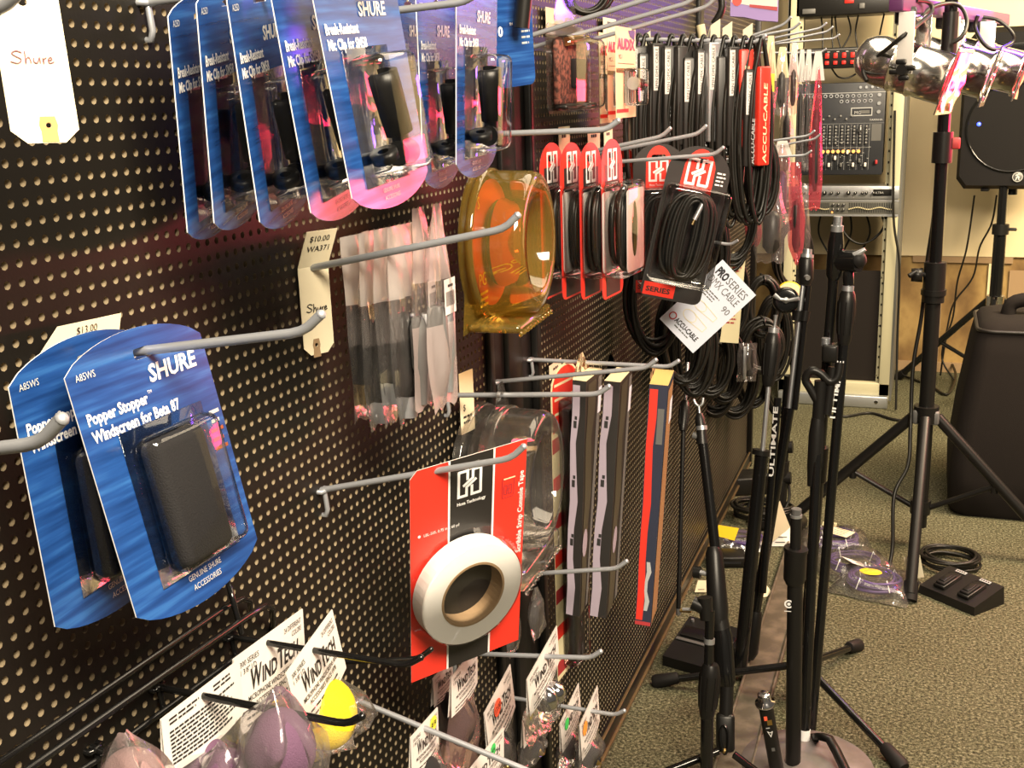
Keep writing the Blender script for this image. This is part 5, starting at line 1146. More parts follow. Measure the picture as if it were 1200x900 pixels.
# --- white cards with red lettering
for k, (x0, x1, yt, yb, X, lab) in enumerate(((704, 716, 38, 145, .05, 'white and red clip card, closest to the board'), (712, 728, 34, 141, .085, 'white and red clip card, middle of three'), (722, 745, 30, 139, .13, 'white and red clip card in front, its black clip in view'))):
    Mx, w, h = xcard(x0, x1, yt, yb, X); w = max(w, .075); t = thing('mic_clip_card', lab, 'blister pack', Mx, 'white clip cards with red lettering')
    g = G(); g.plate([(w/2, 0), (-w/2, 0), (-w/2, -h), (w/2, -h)], .0008, CRM); g.rect(-w*.5, -h*.5, w*.5, -h*.45, GLD, .0003); g.rect(-w*.5, -h*.94, w*.1, -h*.9, RED, .0003); g.build('card', t)
    g = G(); g.text('AUDIX', .020, 0, -h*.24, RED, .0005, 'C', w=w*.9, bold=.05); g.text('MC-1', .009, -w*.38, -h*.35, KIN, .0005); g.rect(-w*.42, -h*.4, w*.4, -h*.395, KIN, .0005); g.poly([(w*.1, -h*.03), (w*.45, -h*.02), (w*.42, -h*.13), (w*.2, -h*.1)], BLC, .0005); g.build('print', t)
    g = G(); g.box((.012, w*.1, -h*.66), (.022, w*.62, h*.42), CLP, .005, 3); g.build('blister', t)
    g = G(); g.tube([(.012, w*.0, -h*.62), (.016, w*.3, -h*.64)], [.0095, .0085], BPL, 14); g.cyl((.012, w*.0, -h*.62), (.0115, -w*.06, -h*.617), .0095, SIL, 14); g.build('clip', t)
Mx, w, h = xcard(707, 722, 20, 40, .007); t = thing('price_tag', 'cream price tag above the white and red clip cards', 'tag', Mx); g = G(); g.plate([(w/2, 0), (-w/2, 0), (-w/2, -h), (w/2, -h)], .0006, MAN); g.build('card', t); g = G(); g.lines(-w*.2, -h*.35, w*.3, 1, .01, .004, KIN, 5); g.build('print', t)
hook('grey hook over the white and red clip cards, upper of two', (808, 3), (692, 36), xt=.24)
hook('grey hook over the white and red clip cards, lower of two', (829, 8), (738, 34), xt=.24)

# --- cables bundled in black printed sleeves
hkD, A0, T_ = hook('grey hook carrying the row of cables in black printed sleeves', (888, 49), (796, 47), xt=.27, r=.0035)
YD = T_.y
def loops(g, w, h, n, r, m, seed=0, top=.008, dx=.004, yaw=0., th=.012):
    R = random.Random(seed)
    for k in range(n):
        ww = w*R.uniform(.75, 1.1); hh = h*R.uniform(.93, 1.04); x = R.uniform(-th, th); o = []
        for i in range(28):
            a = 2*PI*i/28; s = math.sin(a); c = math.cos(a)
            z = (top if c > 0 else -hh)*abs(c)**1.0 if False else (-hh/2+(hh/2+top)*c); y = ww/2*s*(1-.55*max(0, c)**2)
            o.append((x*(1-.8*max(0, c))+R.uniform(-.001, .001), y, z))
        g.tube(cr(o, 2, True), r, m, 6, closed=True)
DM = (('w', 749, 58, 92, 0), ('w', 757, 66, 118, 0), ('w', 771, 55, 106, 0), ('w', 787, 58, 110, 0), ('n', 801, 58, 120, 0), ('w', 811, 71, 119, 1), ('w', 825, 62, 110, 0), ('s', 837, 54, 105, 0), ('n', 850, 70, 120, 0), ('w', 861, 59, 112, 0), ('r', 873, 62, 178, 0), ('w', 882, 85, 134, 0), ('r', 893, 82, 195, 0))
pos_words = ('first', 'second', 'third', 'fourth', 'fifth', 'sixth', 'seventh', 'eighth', 'ninth', 'tenth', 'eleventh', 'twelfth', 'thirteenth')
for k, (kd, px, y0, y1, z) in enumerate(DM):
    X = U(px, 50, Y=YD).x; hz = hpt(A0, T_, X).z; o = Vector((X, YD, hz)); zt = U(px, y0-4, Y=YD).z-hz; zb = U(px, min(195, y0+112), Y=YD).z-hz
    col = {'w': 'black sleeve with white strip', 'n': 'plain black sleeve', 's': 'sleeve with painted silver-blue reflection', 'r': 'red sleeve'}[kd]
    t = thing('packed_cable', 'looped cable in %s, %s from the left on the bar' % (col, pos_words[k]), 'cable', T3(*o) @ Rz(-52+((k*7) % 5-2)*4), 'cables in printed sleeves on the bar')
    R = random.Random(k); w = .036 if kd != 'r' else .024
    g = G(); loops(g, .05, .29, 4, .0034, CBL, k, th=.006); g.build('cable_loops', t)
    g = G(); SL = {'w': BLC, 'n': BLC, 's': SIL, 'r': RED}[kd]; g.box((0.002, 0, (zt+zb)/2), (.02, w, zt-zb), SL, .003, 2); g.build('sleeve', t)  # silver sleeve colour paints in a silver-blue reflection
    g = G(); n_ = .0125
    wz0 = U(px, y0, Y=YD).z-hz; wz1 = U(px, y1, Y=YD).z-hz
    if kd in 'ws':
        if kd == 'w' or True: g.rect(-w*.46, wz1, -w*.18, wz0, WHT, n_)
        g.text('%sPIN DMX CABLE' % ('3' if k % 3 else '5'), .0072, -w*.22, wz1+.003, KIN, n_+.0004, rot=PI/2, w=(wz0-wz1)*.92)
        g.text('DMX', .012, w*.38, wz0-.04, GRY, n_+.0004, rot=PI/2, w=.035); g.lines(0, wz1-.002, .009, 2, .004, .0015, LNK, k, M=None) if False else None
    if kd != 's': g.text('ACCU-CABLE', .0105, -w*.0 if kd != 'r' else w*.15, zb+.004, LNK if kd != 'r' else CRM, n_+.0004, rot=PI/2, w=.075 if kd != 'r' else .13, sh=.2, bold=.02)
    g.build('sleeve_print', t)
for k, (px, py, lab) in enumerate(((756, 44, 'cream paper tag behind the leftmost cables on the bar'), (838, 30, 'white paper tag above the middle of the cable bar'), (852, 33, 'cream paper tag above the cable bar, middle of three points'), (876, 35, 'cream paper tag above the right end of the cable bar'))):
    Mx, w, h = ycard(px-5, px+6, py-8, py+14, YD+.15, 10); t = thing('price_tag', lab, 'tag', Mx); g = G(); g.plate([(w/2, 0), (-w/2, -h*.35), (-w/2, -h), (w/2, -h)], .0006, MAN); g.build('card', t)
t = thing('cable_adapter', 'small black cable end with a silver tip hanging above the cable bar', 'adapter', U(840, 8, Y=YD+.2)); g = G(); g.tube(cr([(0, 0, .05), (.01, 0, .0), (-.005, 0, -.03)], 5), .007, CBL, 8); g.build('cable', t); g = G(); g.cyl((-.005, 0, -.03), (-.012, 0, -.055), .006, SIL, 10); g.cyl((-.03, 0, -.03), (-.024, 0, -.06), .008, CRM, 8); g.build('tip', t)

# --- red cable packs
def hosa_pack(label, M, w, h, seed=0, bl=(.0, 1.0, .26, .86), dep=.034, insert=True, cable=True, grp='red cable packs with white emblems', var=0):
    t = thing('cable_pack', label, 'blister pack', M, grp); r = w*.48
    out = arc(0, -r*.9, w*.5, 0, 180, 14, r*.9)+[(-w/2, -h+.012)]+arc(-w/2+.012, -h+.012, .012, 180, 270, 4)+arc(w/2-.012, -h+.012, .012, 270, 360, 4)
    if var == 0:
        g = G(); g.plate(out, .0009, RED, mb=WHT, me=DRD, holes=[rrect(-.012, -.026, .012, -.018, .003)]); g.build('card', t)
        g = G(); g.plate([(w*.34, -.034), (-w*.34, -.034), (-w*.34, -h+.003), (w*.34, -h+.003)], .0002, BLC, n0=.0003); s = w*.42; v = -h*.245; cc = LNK
    else:
        g = G(); g.plate(out, .0009, BLC, mb=WHT, me=GRY, holes=[rrect(-.012, -.026, .012, -.018, .003)]); g.build('card', t)
        g = G(); g.plate(arc(0, -r*.9, w*.26, 20, 160, 10, r*.82)+[(-w*.26, -h*.30), (w*.26, -h*.30)], .0002, RED, n0=.0003, holes=[rrect(-.012, -.026, .012, -.018, .003)]); s = w*.36; v = -h*.24; cc = WIN
        g.plate([(w*.05, -h*.90), (-w*.46, -h*.90), (-w*.46, -h*.985), (w*.05, -h*.985)], .0002, RED, n0=.0003); g.text('SERIES', h*.045, -w*.42, -h*.96, BLC, .0007, w=w*.4, bold=.03); g.lines(w*.29, -h*.15, w*.45, 4, .006, .0025, WIN, seed)
    hlogo(g, -s*.5, v, s*1.05, WIN, .0007); g.text('Hosa Technology', .006, 0, v-.009, WIN, .0007, 'C', w=w*.36)
    if var == 0: g.lines(-w*.2, -h*.93, w*.2, 2, .006, .0022, LNK, seed)
    g.build('print', t)
    v0, v1 = -h*bl[3], -h*bl[2]; u0, u1 = (bl[0]-.5)*w, (bl[1]-.5)*w
    g = G(); g.box((dep/2, (u0+u1)/2, (v0+v1)/2), (dep, u1-u0, v1-v0), CLP, .009, 3); g.build('blister', t)
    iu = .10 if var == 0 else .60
    if insert: g = G(); g.plate(rrect(u0+(u1-u0)*iu, v0+(v1-v0)*.06, u1-(u1-u0)*.06, v1-(v1-v0)*.08, .006), .0008, WHT, n0=dep*.93, holes=[arc((u0*.52+u1*.48), (v0+v1)/2, (u1-u0)*.15, 0, 360, 16, (v1-v0)*.30)[:-1]] if var == 0 else ()); g.build('glare_panel', t)  # white panel added inside to stand in for glare on the blister
    g = G(); R = random.Random(seed)
    for k in range(9 if var == 0 else 20):
        ww = (u1-u0)*R.uniform(.55 if var == 0 else .15, .84); hh = (v1-v0)*R.uniform(.74, .9); x = R.uniform(.009, dep-.007); cy = (u0+u1)/2+R.uniform(-.003, .003)
        g.tube([(x, cy+ww/2*math.copysign(abs(math.cos(a))**.7, math.cos(a)), (v0+v1)/2+hh/2*math.copysign(abs(math.sin(a))**.8, math.sin(a))) for a in [2*PI*i/30 for i in range(30)]], .0031, CBL, 6, closed=True)
    g.build('cable_coil', t)
    g = G(); g.tube([(dep*.7, (u0+u1)/2+.008, v1-.022), (dep*.75, (u0+u1)/2+.0, v1-.05)], .004, SIL, 10); g.cyl((dep*.75, (u0+u1)/2, v1-.05), (dep*.76, (u0+u1)/2-.002, v1-.058), .0028, GLD, 8); g.build('plug', t)
    return t
for k, (xl, X, lab) in enumerate(((639, .05, 'red cable pack at the left end of its hook, closest to the board'), (662, .078, 'red cable pack, second from the left on its hook'), (684, .106, 'red cable pack, third from the left on its hook'), (709, .134, 'red cable pack, frontmost of four, its top lit bright, white glare panel added'))):
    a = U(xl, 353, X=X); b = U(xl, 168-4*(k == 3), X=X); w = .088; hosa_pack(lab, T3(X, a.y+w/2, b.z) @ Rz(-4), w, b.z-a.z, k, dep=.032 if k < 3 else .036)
hook('grey hook along the top of four red cable packs', (712, 152), (606, 156), xt=.215, r=.0033)
for k, (x0, x1, yt, yb, lab) in enumerate(((655, 668, 149, 182, 'cream price tag above the leftmost red cable pack'), (689, 703, 150, 180, 'cream price tag above the third red cable pack'), (708, 718, 148, 176, 'cream price tag behind the frontmost red cable pack'))):
    Mx, w, h = xcard(x0, x1, yt, yb, .007); t = thing('price_tag', lab, 'tag', Mx); g = G(); g.plate([(w/2, 0), (-w/2, 0), (-w/2, -h), (w/2, -h)], .0006, MAN); g.build('card', t); g = G(); g.lines(-w*.25, -h*.4, w*.25, 1, .01, .005, KIN, k); g.build('print', t)
Mx, w, h = ycard(744, 800, 168, 338, YD-.10, 20); hosa_pack('black and red cable pack with added white glare panel, hanging upright on the next hook', Mx, w*.98, h*1.04, 11, (.04, .98, .28, .92), .04, True, var=1)
Mx, w, h = ycard(790, 862, 172, 350, YD-.16, 24); hosa_pack('black and red cable pack tilted sideways in front of the white leaflet', Mx @ Rx(-13), w*.94, h*1.03, 12, (.02, 1.0, .25, .88), .05, False, var=1)
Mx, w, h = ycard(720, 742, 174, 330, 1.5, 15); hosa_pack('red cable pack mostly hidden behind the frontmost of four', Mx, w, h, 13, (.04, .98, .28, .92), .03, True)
hook('grey hook through the tilted black and red cable pack', (838, 181), at=(825, 182, U(825, 182, Y=YD-.16).x+.004))
hook('grey hook behind the red packs holding four small clear packs', (818, 157), (742, 172), xt=.21)
hook('short grey hook behind the frontmost of four red packs', (776, 160), (724, 171), xt=.17)
for k, px in enumerate((767, 781, 797, 814)):
    Mx, w, h = ycard(px-8, px+8, 160, 232, 1.62, 25); t = thing('adapter_pack', 'small clear hanging pack with dark contents, %s of four behind the red packs' % ('leftmost', 'second', 'third', 'rightmost')[k], 'blister pack', Mx, 'small clear packs on one hook')
    g = G(); g.plate(rrect(-w/2, -h, w/2, -.03, .004), .0008, CLT); g.ribbon([(p[0], p[1]) for p in rrect(-.008, -.05, .008, .004, .008)], .004, CRM, .0006, True); g.box((.008, 0, -h*.62), (.016, w*.9, h*.6), CLP, .004, 2); g.build('shell', t)
    g = G(); g.box((.006, 0, -h*.66), (.01, w*.7, h*.46), BLC, .004); g.box((.006, 0, -h*.38), (.008, w*.7, .006), SIL, .002); g.build('contents', t)
# --- white leaflet on a coil
A_, B_, D_ = U(848, 303, Y=YD-.05), U(885, 347, Y=YD-.03), U(777, 375, Y=YD-.08)
M, w, h = para(A_, B_, D_); t = thing('cable_leaflet', 'pale blue-white printed leaflet hanging askew in front of black cable coils', 'leaflet', M)
PLB = pbr('pale blue paper', (.62, .66, .78), .5)
g = G(); g.plate([(w/2, 0), (-w/2, 0), (-w/2, -h), (w/2, -h)], .0008, PLB); g.build('sheet', t)
g = G(); g.text('PRO', h*.135, -w*.42, -h*.16, MIX, .0006, w=w*.28, bold=.05); g.text('SERIES', h*.135, -w*.12, -h*.16, GRY, .0006, w=w*.52); g.text('DMX CABLE', h*.13, -w*.42, -h*.28, GRY, .0006, w=w*.80)
g.lines(-w*.42, -h*.36, w*.1, 3, h*.035, h*.015, GRY, 4); g.text('90', h*.11, w*.22, -h*.42, GRY, .0006, w=w*.18)
for (a, b, r) in ((-.12, -.55, .09), (-.12, -.72, .10)): g.ribbon(arc(w*a, h*b, w*r*1.6, 0, 360, 18, w*r)[:-1], .001, CRM, .0007, True); g.ribbon([(w*a, h*b+w*r), (w*(a+.42), h*b+w*r*.7), (w*(a+.42), h*b-w*r*.5), (w*a, h*b-w*r)], .001, CRM, .0007)
g.ribbon(arc(-w*.36, -h*.86, w*.07, 0, 360, 14)[:-1], .002, DRD, .0007, True); g.text('ACCU-CABLE', h*.085, -w*.27, -h*.89, KIN, .0006, w=w*.62, bold=.03); g.lines(-w*.2, -h*.93, w*.3, 1, .01, h*.015, GRY, 6); g.build('print', t)
def hangcoil(label, px, py, Y, rx, rz, n, r=.0042, m=None, seed=0, yaw=20, th=.02, grp='black cable coils on the far pegboard', ties=True):
    o = U(px, py, Y=Y); t = thing('cable_coil', label, 'cable', T3(*o) @ Rz(-90+yaw), grp); g = G(); R = random.Random(seed)
    for k in range(n):
        a_ = rx*R.uniform(.72, 1.05); b_ = rz*R.uniform(.85, 1.05); x = R.uniform(-th, th); dy = R.uniform(-.1, .1)*rx; dz = R.uniform(-.06, .06)*rz; tl = R.uniform(-.1, .1)
        g.tube([(x+tl*b_*.2*math.sin(i*2*PI/30), dy+a_*math.cos(i*2*PI/30), dz+b_*math.sin(i*2*PI/30)) for i in range(30)], r, m or CBL, 6, closed=True)
    g.build('turns', t)
    if ties: g = G(); g.tube([(-th-.006, 0, rz*.9), (th+.006, 0, rz*.9), (th+.006, 0, rz*1.1), (-th-.006, 0, rz*1.1)], .003, BPL, 6, closed=True); g.build('tie', t)
    return t
hangcoil('large black cable coil hanging left of the white leaflet', 768, 352, 1.46, .055, .10, 12, seed=1)
hangcoil('black cable coil hanging behind the white leaflet', 820, 300, 1.6, .05, .13, 12, seed=2)
hangcoil('black cable coil hanging under the white leaflet, left of the far group', 832, 420, 2.15, .055, .10, 12, seed=3)
hangcoil('black cable coil hanging under the white leaflet, middle of the far group', 848, 428, 2.3, .05, .10, 12, seed=4)
hangcoil('glossy black cable coil above the far group, beside the cream price tag', 893, 360, 2.5, .05, .08, 12, seed=5, r=.006)
hangcoil('black cable coil with olive sheen below the cream price tag', 893, 405, 2.45, .055, .07, 12, seed=6, r=.005)
hangcoil('lowest black cable coil beside the leaning silver rod', 915, 440, 2.75, .05, .12, 12, seed=7)
hangcoil('black cable coil behind the lowest coils near the end of the board', 882, 430, 2.75, .06, .12, 12, seed=8)
hangcoil('black cable loops hanging below the right end of the cable bar', 875, 215, 1.9, .035, .08, 8, seed=9)
hangcoil('black cable loops hanging between the cable bar and the clear bags', 858, 250, 2.0, .05, .12, 10, seed=10)
hangcoil('black cable loops with yellow-green bands below the red sleeve', 892, 205, 1.8, .03, .075, 8, seed=11)
hangcoil('dark cable coil hanging at the far end of the board under the red bags', 930, 300, 2.95, .06, .10, 10, seed=12)
hangcoil('thin black cable loops at the very top above the mottled brown pack', 688, -10, 1.05, .035, .03, 6, seed=13, r=.003, ties=False)
for k, (px, py, Y, rx, rz, lab) in enumerate(((812, 405, 1.95, .05, .11, 'black cable coil just right of the leaning boom arm top'), (838, 440, 2.45, .06, .11, 'low black cable coil behind the forked yoke'), (862, 440, 2.6, .06, .12, 'low black cable coil behind the silver-strip bag'), (905, 395, 2.7, .05, .12, 'black cable coil behind the bulged stand grip'), (858, 350, 2.3, .04, .10, 'black cable coil behind the cream price tag'), (800, 395, 1.75, .05, .10, 'black cable coil behind the lower corner of the white leaflet'))):
    hangcoil(lab, px, py, Y, rx, rz, 14, seed=60+k, r=.0045, th=.03)
t = thing('tape_roll', 'yellow tape roll hanging dark-sided near the far end of the board', 'tape', align(U(925, 345, Y=2.9), U(927, 338, Y=2.2))); g = G(); g.lathe([(.018, 0), (.04, 0), (.04, .02), (.018, .02), (.018, 0)], YEL, 28); g.build('roll', t); g = G(); g.lathe([(.018, .0201), (.036, .0201)], CRM, 28, None, False); g.build('label', t)
Mx, w, h = ycard(857, 878, 296, 402, 2.05, 20); t = thing('price_tag', 'tall cream price tag hanging right of the white leaflet', 'tag', Mx @ Rx(-6)); g = G(); g.plate([(w*.3, 0), (-w*.4, 0), (-w*.5, -h), (w*.5, -h)], .0008, CRM); g.build('card', t); g = G(); g.lines(-w*.3, -h*.1, w*.2, 4, .008, .004, DRD, 3); g.lines(-w*.3, -h*.66, w*.3, 4, .009, .004, DRD, 4); g.build('print', t)
t = thing('small_parts_bag', 'clear bag with an added silver reflection strip among the lowest black coils', 'bag', U(876, 402, Y=2.2)); g = G(); g.M = Rz(-70); sheetbag(g, .05, .10, .02, BAG, 74, tw=.9); g.build('bag', t); g = G(); g.M = Rz(-70); g.box((0, 0, -.05), (.012, .03, .07), BLC, .003); g.box((.009, -.008, -.05), (.003, .008, .085), SIL, .001); g.build('contents', t)  # thin silver strip added to stand in for the bag's reflection

# --- tall slim packs
def hexa(g, TL, TM, TR, BL, BM, BR, m, mt=None, face=0.):
    TB = TL+TR-TM; BB = BL+BR-BM; v = [TL, TM, TR, TB, BL, BM, BR, BB]
    g.add(v, [[4, 5, 1, 0], [5, 6, 2, 1], [6, 7, 3, 2], [7, 4, 0, 3], [4, 7, 6, 5]], m); g.add([TL, TM, TR, TB], [[0, 1, 2, 3]], mt or m)
def quad(g, A, B, Cc, D, s0, t0, s1, t1, m, off=.0006, wob=0., n=8):
    """strip on face A(bottom left) B(bottom right) C(top right) D(top left); wobbling edges for wrapped film"""
    nn = (B-A).cross(D-A).normalized(); P = lambda s, t: (A*(1-s)+B*s)*(1-t)+(D*(1-s)+Cc*s)*t+nn*off
    if not wob: g.add([P(s0, t0), P(s1, t0), P(s1, t1), P(s0, t1)], [[0, 1, 2, 3]], m); return
    vs = []
    for i in range(n+1): t = t0+(t1-t0)*i/n; d = wob*math.sin(i*1.9); vs += [P(s0+d*.4, t), P(s1+d, t)]
    g.add(vs, [[2*i, 2*i+1, 2*i+3, 2*i+2] for i in range(n)], m)
LIL = pbr('lilac film', (.34, .29, .36), .35); SMK = pbr('smoky printed film', (.06, .052, .035), .3); BWN = pbr('tan film', (.33, .17, .08), .4)
def slim(label, tl, tm, tr_, bl, bm, br, X, kind):
    TM = U(*tm, X=X); TL = U(*tl, Y=TM.y); TR = U(*tr_, X=X); BM = U(*bm, X=X); BL = U(*bl, Y=BM.y); BR = U(*br, X=X); o = TM.copy()
    t = thing('slim_box', label, 'box', o, 'tall slim packs'); g = G(); P = [q-o for q in (TL, TM, TR, BL, BM, BR)]; TL, TM, TR, BL, BM, BR = P
    hexa(g, *P, BLC if kind != 'r' else pbr('dark navy film', (.03, .035, .06), .3), CRM if kind != 'r' else pbr('tan cap', (.62, .42, .14), .6)); g.build('body', t)
    g = G()
    if kind == 'r':
        quad(g, BL, BM, TM, TL, .04, .02, .46, .98, RED, wob=.06); quad(g, BL, BM, TM, TL, .5, .06, .72, .26, LNK, .0008, wob=.12, n=5); quad(g, BL, BM, TM, TL, .55, .75, .9, .9, GRY, .0008); quad(g, BM, BR, TR, TM, .1, .0, .9, .97, BWN); quad(g, BM, BR, TR, TM, .55, .8, .95, .9, PLB, .0009); quad(g, BL, BM, TM, TL, .0, .0, 1, .015, DRD, .001)
    else:
        quad(g, BL, BM, TM, TL, .02, .0, .5, .98, LIL, wob=.14); quad(g, BM, BR, TR, TM, .1, .0, .55, .98, SMK, wob=.1); quad(g, BM, BR, TR, TM, .75, .0, .97, .98, GRY); quad(g, BM, BR, TR, TM, .8, .82, 1.0, .93, PLB, .0009)
        M4 = [(.3, .3), (.3, .55), (.3, .8)]
        for s, q in M4: quad(g, BL, BM, TM, TL, s-.12, q, s+.1, q+.03, KIN, .001); quad(g, BL, BM, TM, TL, s-.05, q+.035, s+.12, q+.05, KIN, .001)
        nn = (BR-BM).cross(TM-BM).normalized(); c = BM*.7+TM*.3+(BR-BM)*.35+nn*.0012; e = (BR-BM).normalized(); f = (TM-BM).normalized(); g.add([c+e*.012*math.cos(a)+f*.02*math.sin(a) for a in [2*PI*i/16 for i in range(16)]], [list(range(16))], LIL)
    g.build('printed_wrap', t)
    g = G(); a = (TL+TR)/2; e = (TR-TM).normalized(); f = (TL-TM).normalized(); g.add([TL+Vector((0, 0, .0)), TL+(TR-TM), TL+(TR-TM)*.6+Vector((0, 0, .03)), TL+(TR-TM)*.4+Vector((0, 0, .03))], [[0, 1, 2, 3], [3, 2, 1, 0]], CRM if kind != 'r' else KRF); g.build('hang_tab', t)
slim('tall slim pack in dark film with lilac lettering strip, left of two alike', (671, 445), (687, 447), (706, 432), (663, 719), (679, 723), (688, 706), .11, 'b')
slim('tall slim pack in dark film with lilac lettering strip, right of two alike', (708, 446), (727, 448), (741, 432), (691, 721), (710, 725), (723, 695), .125, 'b')
slim('tall slim red and navy pack with a tan top, right of the dark film packs', (761, 450), (783, 452), (790, 434), (744, 731), (762, 734), (770, 711), .13, 'r')
p, q, r_ = U(645, 433, X=.05), U(667, 433, X=.065), U(654, 800, X=.05); q.y = U(667, 433, X=.05).y; q.z = p.z; M, w, h = para(p, q, r_)
t = thing('tube_card', 'tall narrow cream and red card holding a long black tube', 'blister pack', M)
g = G(); g.plate(arc(0, -w*.4, w*.5, 0, 180, 10, w*.4)+[(-w/2, -h), (w/2, -h*.965)], .0009, CRM); g.plate(arc(0, -w*.4, w*.46, 0, 180, 10, w*.36)+[(-w*.46, -.10), (w*.46, -.08)], .0002, RED, n0=.0003)
for k in range(7): g.plate([(w*.5, -h*(.2+.12*k)), (-w*.5, -h*(.215+.12*k)), (-w*.5, -h*(.26+.12*k)), (w*.5, -h*(.245+.12*k))], .0002, RED if k % 2 else DRD, n0=.0003)
for k in range(3): g.rect(-w*.4, -.03-.022*k, w*.42, -.026-.022*k, CRM, .0006)
g.build('card', t); g = G(); g.box((.009, 0, -h*.54), (.016, w*.42, h*.82), DGR, .004); g.build('tube', t); g = G(); g.box((.012, 0, -h*.53), (.022, w*.62, h*.86), CLP, .005, 2); g.build('blister', t)
g = G(); g.M = T3(.0245, -.003, -h*.26) @ Rx(12); g.rect(-w*.24, -.02, w*.32, .022, CRM, 0); R = random.Random(4)
for i in range(8): g.rect(-w*.18+i*w*.05, -.014, -w*.16+i*w*.05, .004, KIN, .0004)
g.build('barcode_label', t)
Mx, w, h = xcard(644, 658, 429, 446, .007); t = thing('price_tag', 'cream price tag above the tall cream and red card', 'tag', Mx); g = G(); g.plate([(w/2, 0), (-w/2, 0), (-w/2, -h), (w/2, -h)], .0006, MAN); g.build('card', t); g = G(); g.lines(-w*.2, -h*.5, w*.3, 1, .01, .004, KIN, 5); g.build('print', t)
hook('grey hook through the tall cream and red card', (758, 431), (662, 440), xt=.215)
hook('grey hook above the two dark film packs', (785, 430), (690, 425), xt=.215)
# --- packs and bags at the far right of the board
for k, (tip, st, lab) in enumerate((((919, 29), (884, 41), 'first grey hook of the far upper group, highest at left'), ((930, 34), (890, 42), 'second grey hook of the far upper group'), ((962, 33), (905, 45), 'third grey hook of the far upper group, tip over the rack'), ((970, 37), (908, 50), 'fourth grey hook of the far upper group'), ((978, 45), (912, 51), 'lowest and longest grey hook of the far upper group'), ((962, 62), (938, 62), 'bright hook carrying the edge-on bags beside the rack'),
                                    ((948, 159), (905, 165), 'upper hook of the far middle group'), ((955, 163), (905, 172), 'middle hook of the far middle group'), ((944, 182), (905, 184), 'lowest hook of the far middle group'), ((856, 287), (838, 284), 'grey hook tip right of the tilted red pack'))):
    hook(lab, tip, st, xt=.27 if k < 9 else .22, r=.0028)
def edgebag(label, x0, x1, yt, yb, Y, m, head=None, hm=None, inner=None, yaw=15, tw=.5, ex=None, sh=0., grp='clear bags at the far end of the pegboard', bw=.8, seed=0):
    Mx, w, h = ycard(x0, x1, yt, yb, Y, yaw); t = thing('accessory_bag', label, 'bag', Mx, grp)
    if head: g = G(); hh = h*head; n_ = .003; g.plate([(w*.22, 0), (-w*.22, 0), (-w*.5, -hh), (w*.5, -hh)], .004, hm or WHT, n0=n_); g.build('header_card', t)
    g = G(); sheetbag(g, w, h, w*.55, m, 200+seed, tw=tw, bw=bw, nu=7, nv=12, sh=sh, zig=.004); g.build('bag', t)
    if inner: g = G(); g.tube([(0, sh*w*.4, -h*.36), (0, sh*w*.5, -h*.42), (0, sh*w*.7, -h*.8), (0, sh*w*.8, -h*.88)], [w*.1, w*.26, w*.26, w*.12], inner, 10); g.build('contents', t)
    if ex: g = G(); g.rect(-w*.36, -h*.62, w*.3, -h*.42, ex, w*.3); g.build('sticker', t)
    return t
edgebag('cream-headed clear bag with a bright yellow sticker beside the red sleeves', 896, 911, 42, 147, 2.2, BGP, .5, CRM, None, ex=YLS, seed=1)
edgebag('cream-headed clear bag with brownish contents beside the yellow-sticker bag', 909, 925, 55, 135, 2.35, BAG, .45, CRM, BLC, seed=2)
edgebag('cream-headed clear bag with an orange glow, third of the edge-on row', 925, 937, 50, 134, 2.4, BGP, .45, WHT, BLC, seed=3)
edgebag('narrow white-headed bag with dark contents, left of three at the row end', 935, 945, 58, 192, 2.45, BAG, .28, WHT, BLC, seed=4, tw=.3)
edgebag('narrow white-headed bag with dark contents, middle of three at the row end', 943, 953, 58, 200, 2.45, BAG, .25, WHT, BLC, seed=5, tw=.3)
edgebag('long shiny pink bag with a white header at the right end of the row', 951, 967, 60, 246, 2.45, BGR, .18, WHT, BLC, seed=6, tw=.2, sh=.1)
edgebag('grey-green bag with dark contents behind the white-headed bags', 915, 932, 90, 215, 2.6, BAG, None, None, BLC, seed=7)
edgebag('glittering violet and pink bag below the middle hooks', 905, 929, 165, 262, 2.3, BGP, .2, WHT, PFM, seed=8, tw=.5)
edgebag('large clear bag with a crumpled black packet in front of the black coils', 886, 926, 212, 308, 2.15, BAG, None, None, BLC, seed=9, tw=.35, sh=.0)
edgebag('slim pink-red bag ending in a point right of the crumpled black packet', 923, 942, 190, 310, 2.35, BGR, None, None, BLC, seed=10, tw=.6, bw=.25, sh=.25)
edgebag('red and olive bag left of the crumpled black packet', 874, 893, 226, 288, 2.25, BGR, None, None, BLC, seed=11, tw=.5)
edgebag('black cable pack with brass snaps at the far end beside the rack', 932, 951, 215, 305, 2.7, BAG, None, None, BLC, seed=12, tw=.6)
t = thing('printed_box', 'printed violet and white packet at the top edge beside the rack', 'packet', ycard(857, 912, -22, 24, 2.35, 10)[0]); Mx, w, h = ycard(857, 912, -22, 24, 2.35, 10)
g = G(); VIO = pbr('violet printed card', (.3, .2, .5), .45); g.plate([(w/2, 0), (-w/2, 0), (-w/2, -h*.86), (-w*.2, -h*.9), (w*.1, -h*1.0), (w/2, -h*1.06)], .03, VIO, n0=.0); g.build('packet', t)
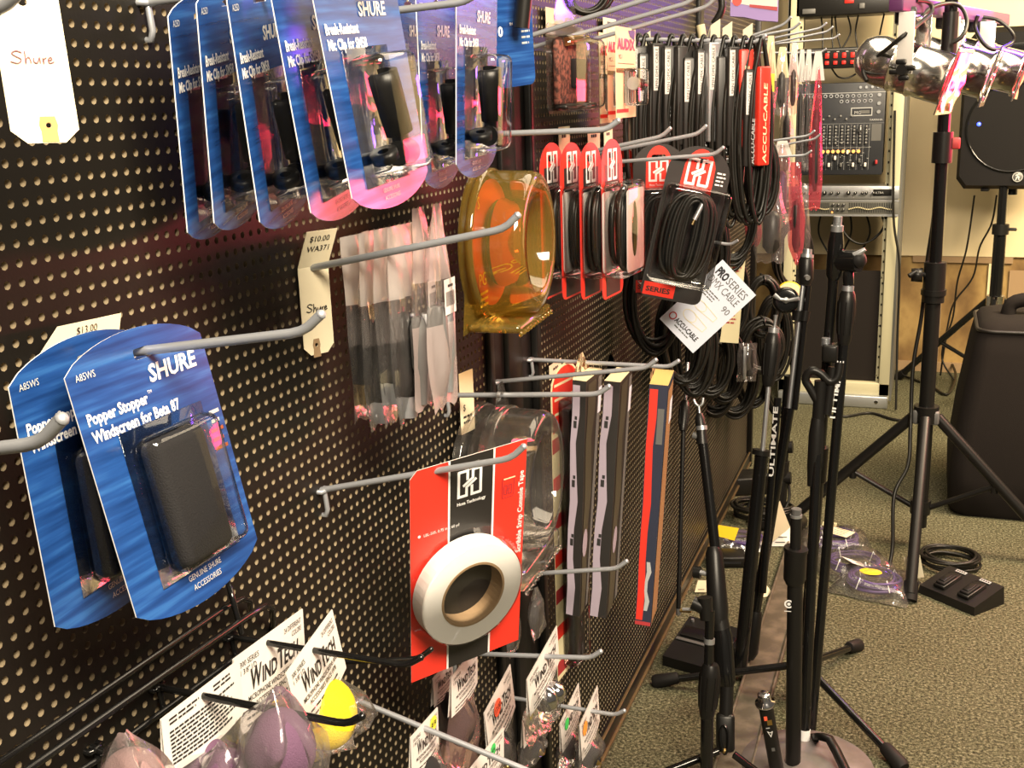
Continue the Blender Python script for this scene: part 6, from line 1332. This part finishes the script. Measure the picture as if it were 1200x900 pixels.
g = G(); g.plate([(w*.48, -h*.1), (-w*.48, -h*.1), (-w*.48, -h*.5), (w*.48, -h*.78)], .0002, WHT, n0=.0006); g.plate([(w*.48, -h*.68), (-w*.1, -h*.58), (-w*.1, -h*.65), (w*.48, -h*.78)], .0002, DRD, n0=.001); g.poly(arc(-w*.36, -h*.48, w*.1, 0, 360, 14)[:-1], RED, .0012); g.build('print', t)
# ================================================================== light
w = bpy.data.worlds.new('room'); sc.world = w; w.use_nodes = True
bg = w.node_tree.nodes['Background']; bg.inputs['Color'].default_value = (1, .86, .70, 1); bg.inputs['Strength'].default_value = .12
def area(name, loc, aim, e, col, sx, sy):
    l = bpy.data.lights.new(name, 'AREA'); l.energy = e; l.color = col; l.shape = 'RECTANGLE'; l.size = sx; l.size_y = sy
    o = bpy.data.objects.new(name, l); C.objects.link(o); o.location = loc; o.rotation_euler = (Vector(aim)-Vector(loc)).to_track_quat('-Z', 'Y').to_euler(); return o
def spot(name, loc, aim, e, col, ang, blend=.5, r=.05):
    l = bpy.data.lights.new(name, 'SPOT'); l.energy = e; l.color = col; l.spot_size = math.radians(ang); l.spot_blend = blend; l.shadow_soft_size = r
    o = bpy.data.objects.new(name, l); C.objects.link(o); o.location = loc; o.rotation_euler = (Vector(aim)-Vector(loc)).to_track_quat('-Z', 'Y').to_euler(); return o
WARM = (1, .83, .60)
area('ceiling_lamp', (1.3, -.7, 2.35), (.0, .45, .9), 150, (1, .85, .64), 1.2, .6)
area('ceiling_lamp', (2.1, 2.7, 2.3), (.9, 4.8, .8), 190, (1, .80, .52), 1.4, .6)
area('ceiling_lamp', (.9, 2.2, 2.7), (.9, 2.2, 0), 80, WARM, 2.4, 1.8)
area('pink_stage_lamp', (1.38, 2.75, 1.20), (.12, .2, 1.22), 20, (1, .025, .10), 1.0, .20)
spot('red_stage_lamp', (1.8, .9, 1.75), U(745, 150, X=.15), 80, (1, .10, .08), 24, .6)
area('violet_stage_lamp', (.75, 3.2, 1.64), (0, 1.03, 1.43), 5, (.22, .05, 1), .25, .15)
spot('red_stage_lamp', (1.8, .4, 1.6), U(560, 280, X=.06), 30, (1, .12, .05), 8, .8)
spot('red_stage_lamp', (1.6, 3.2, 2.3), (.45, 3.5, 0), 22, (1, .16, .08), 34, .9)
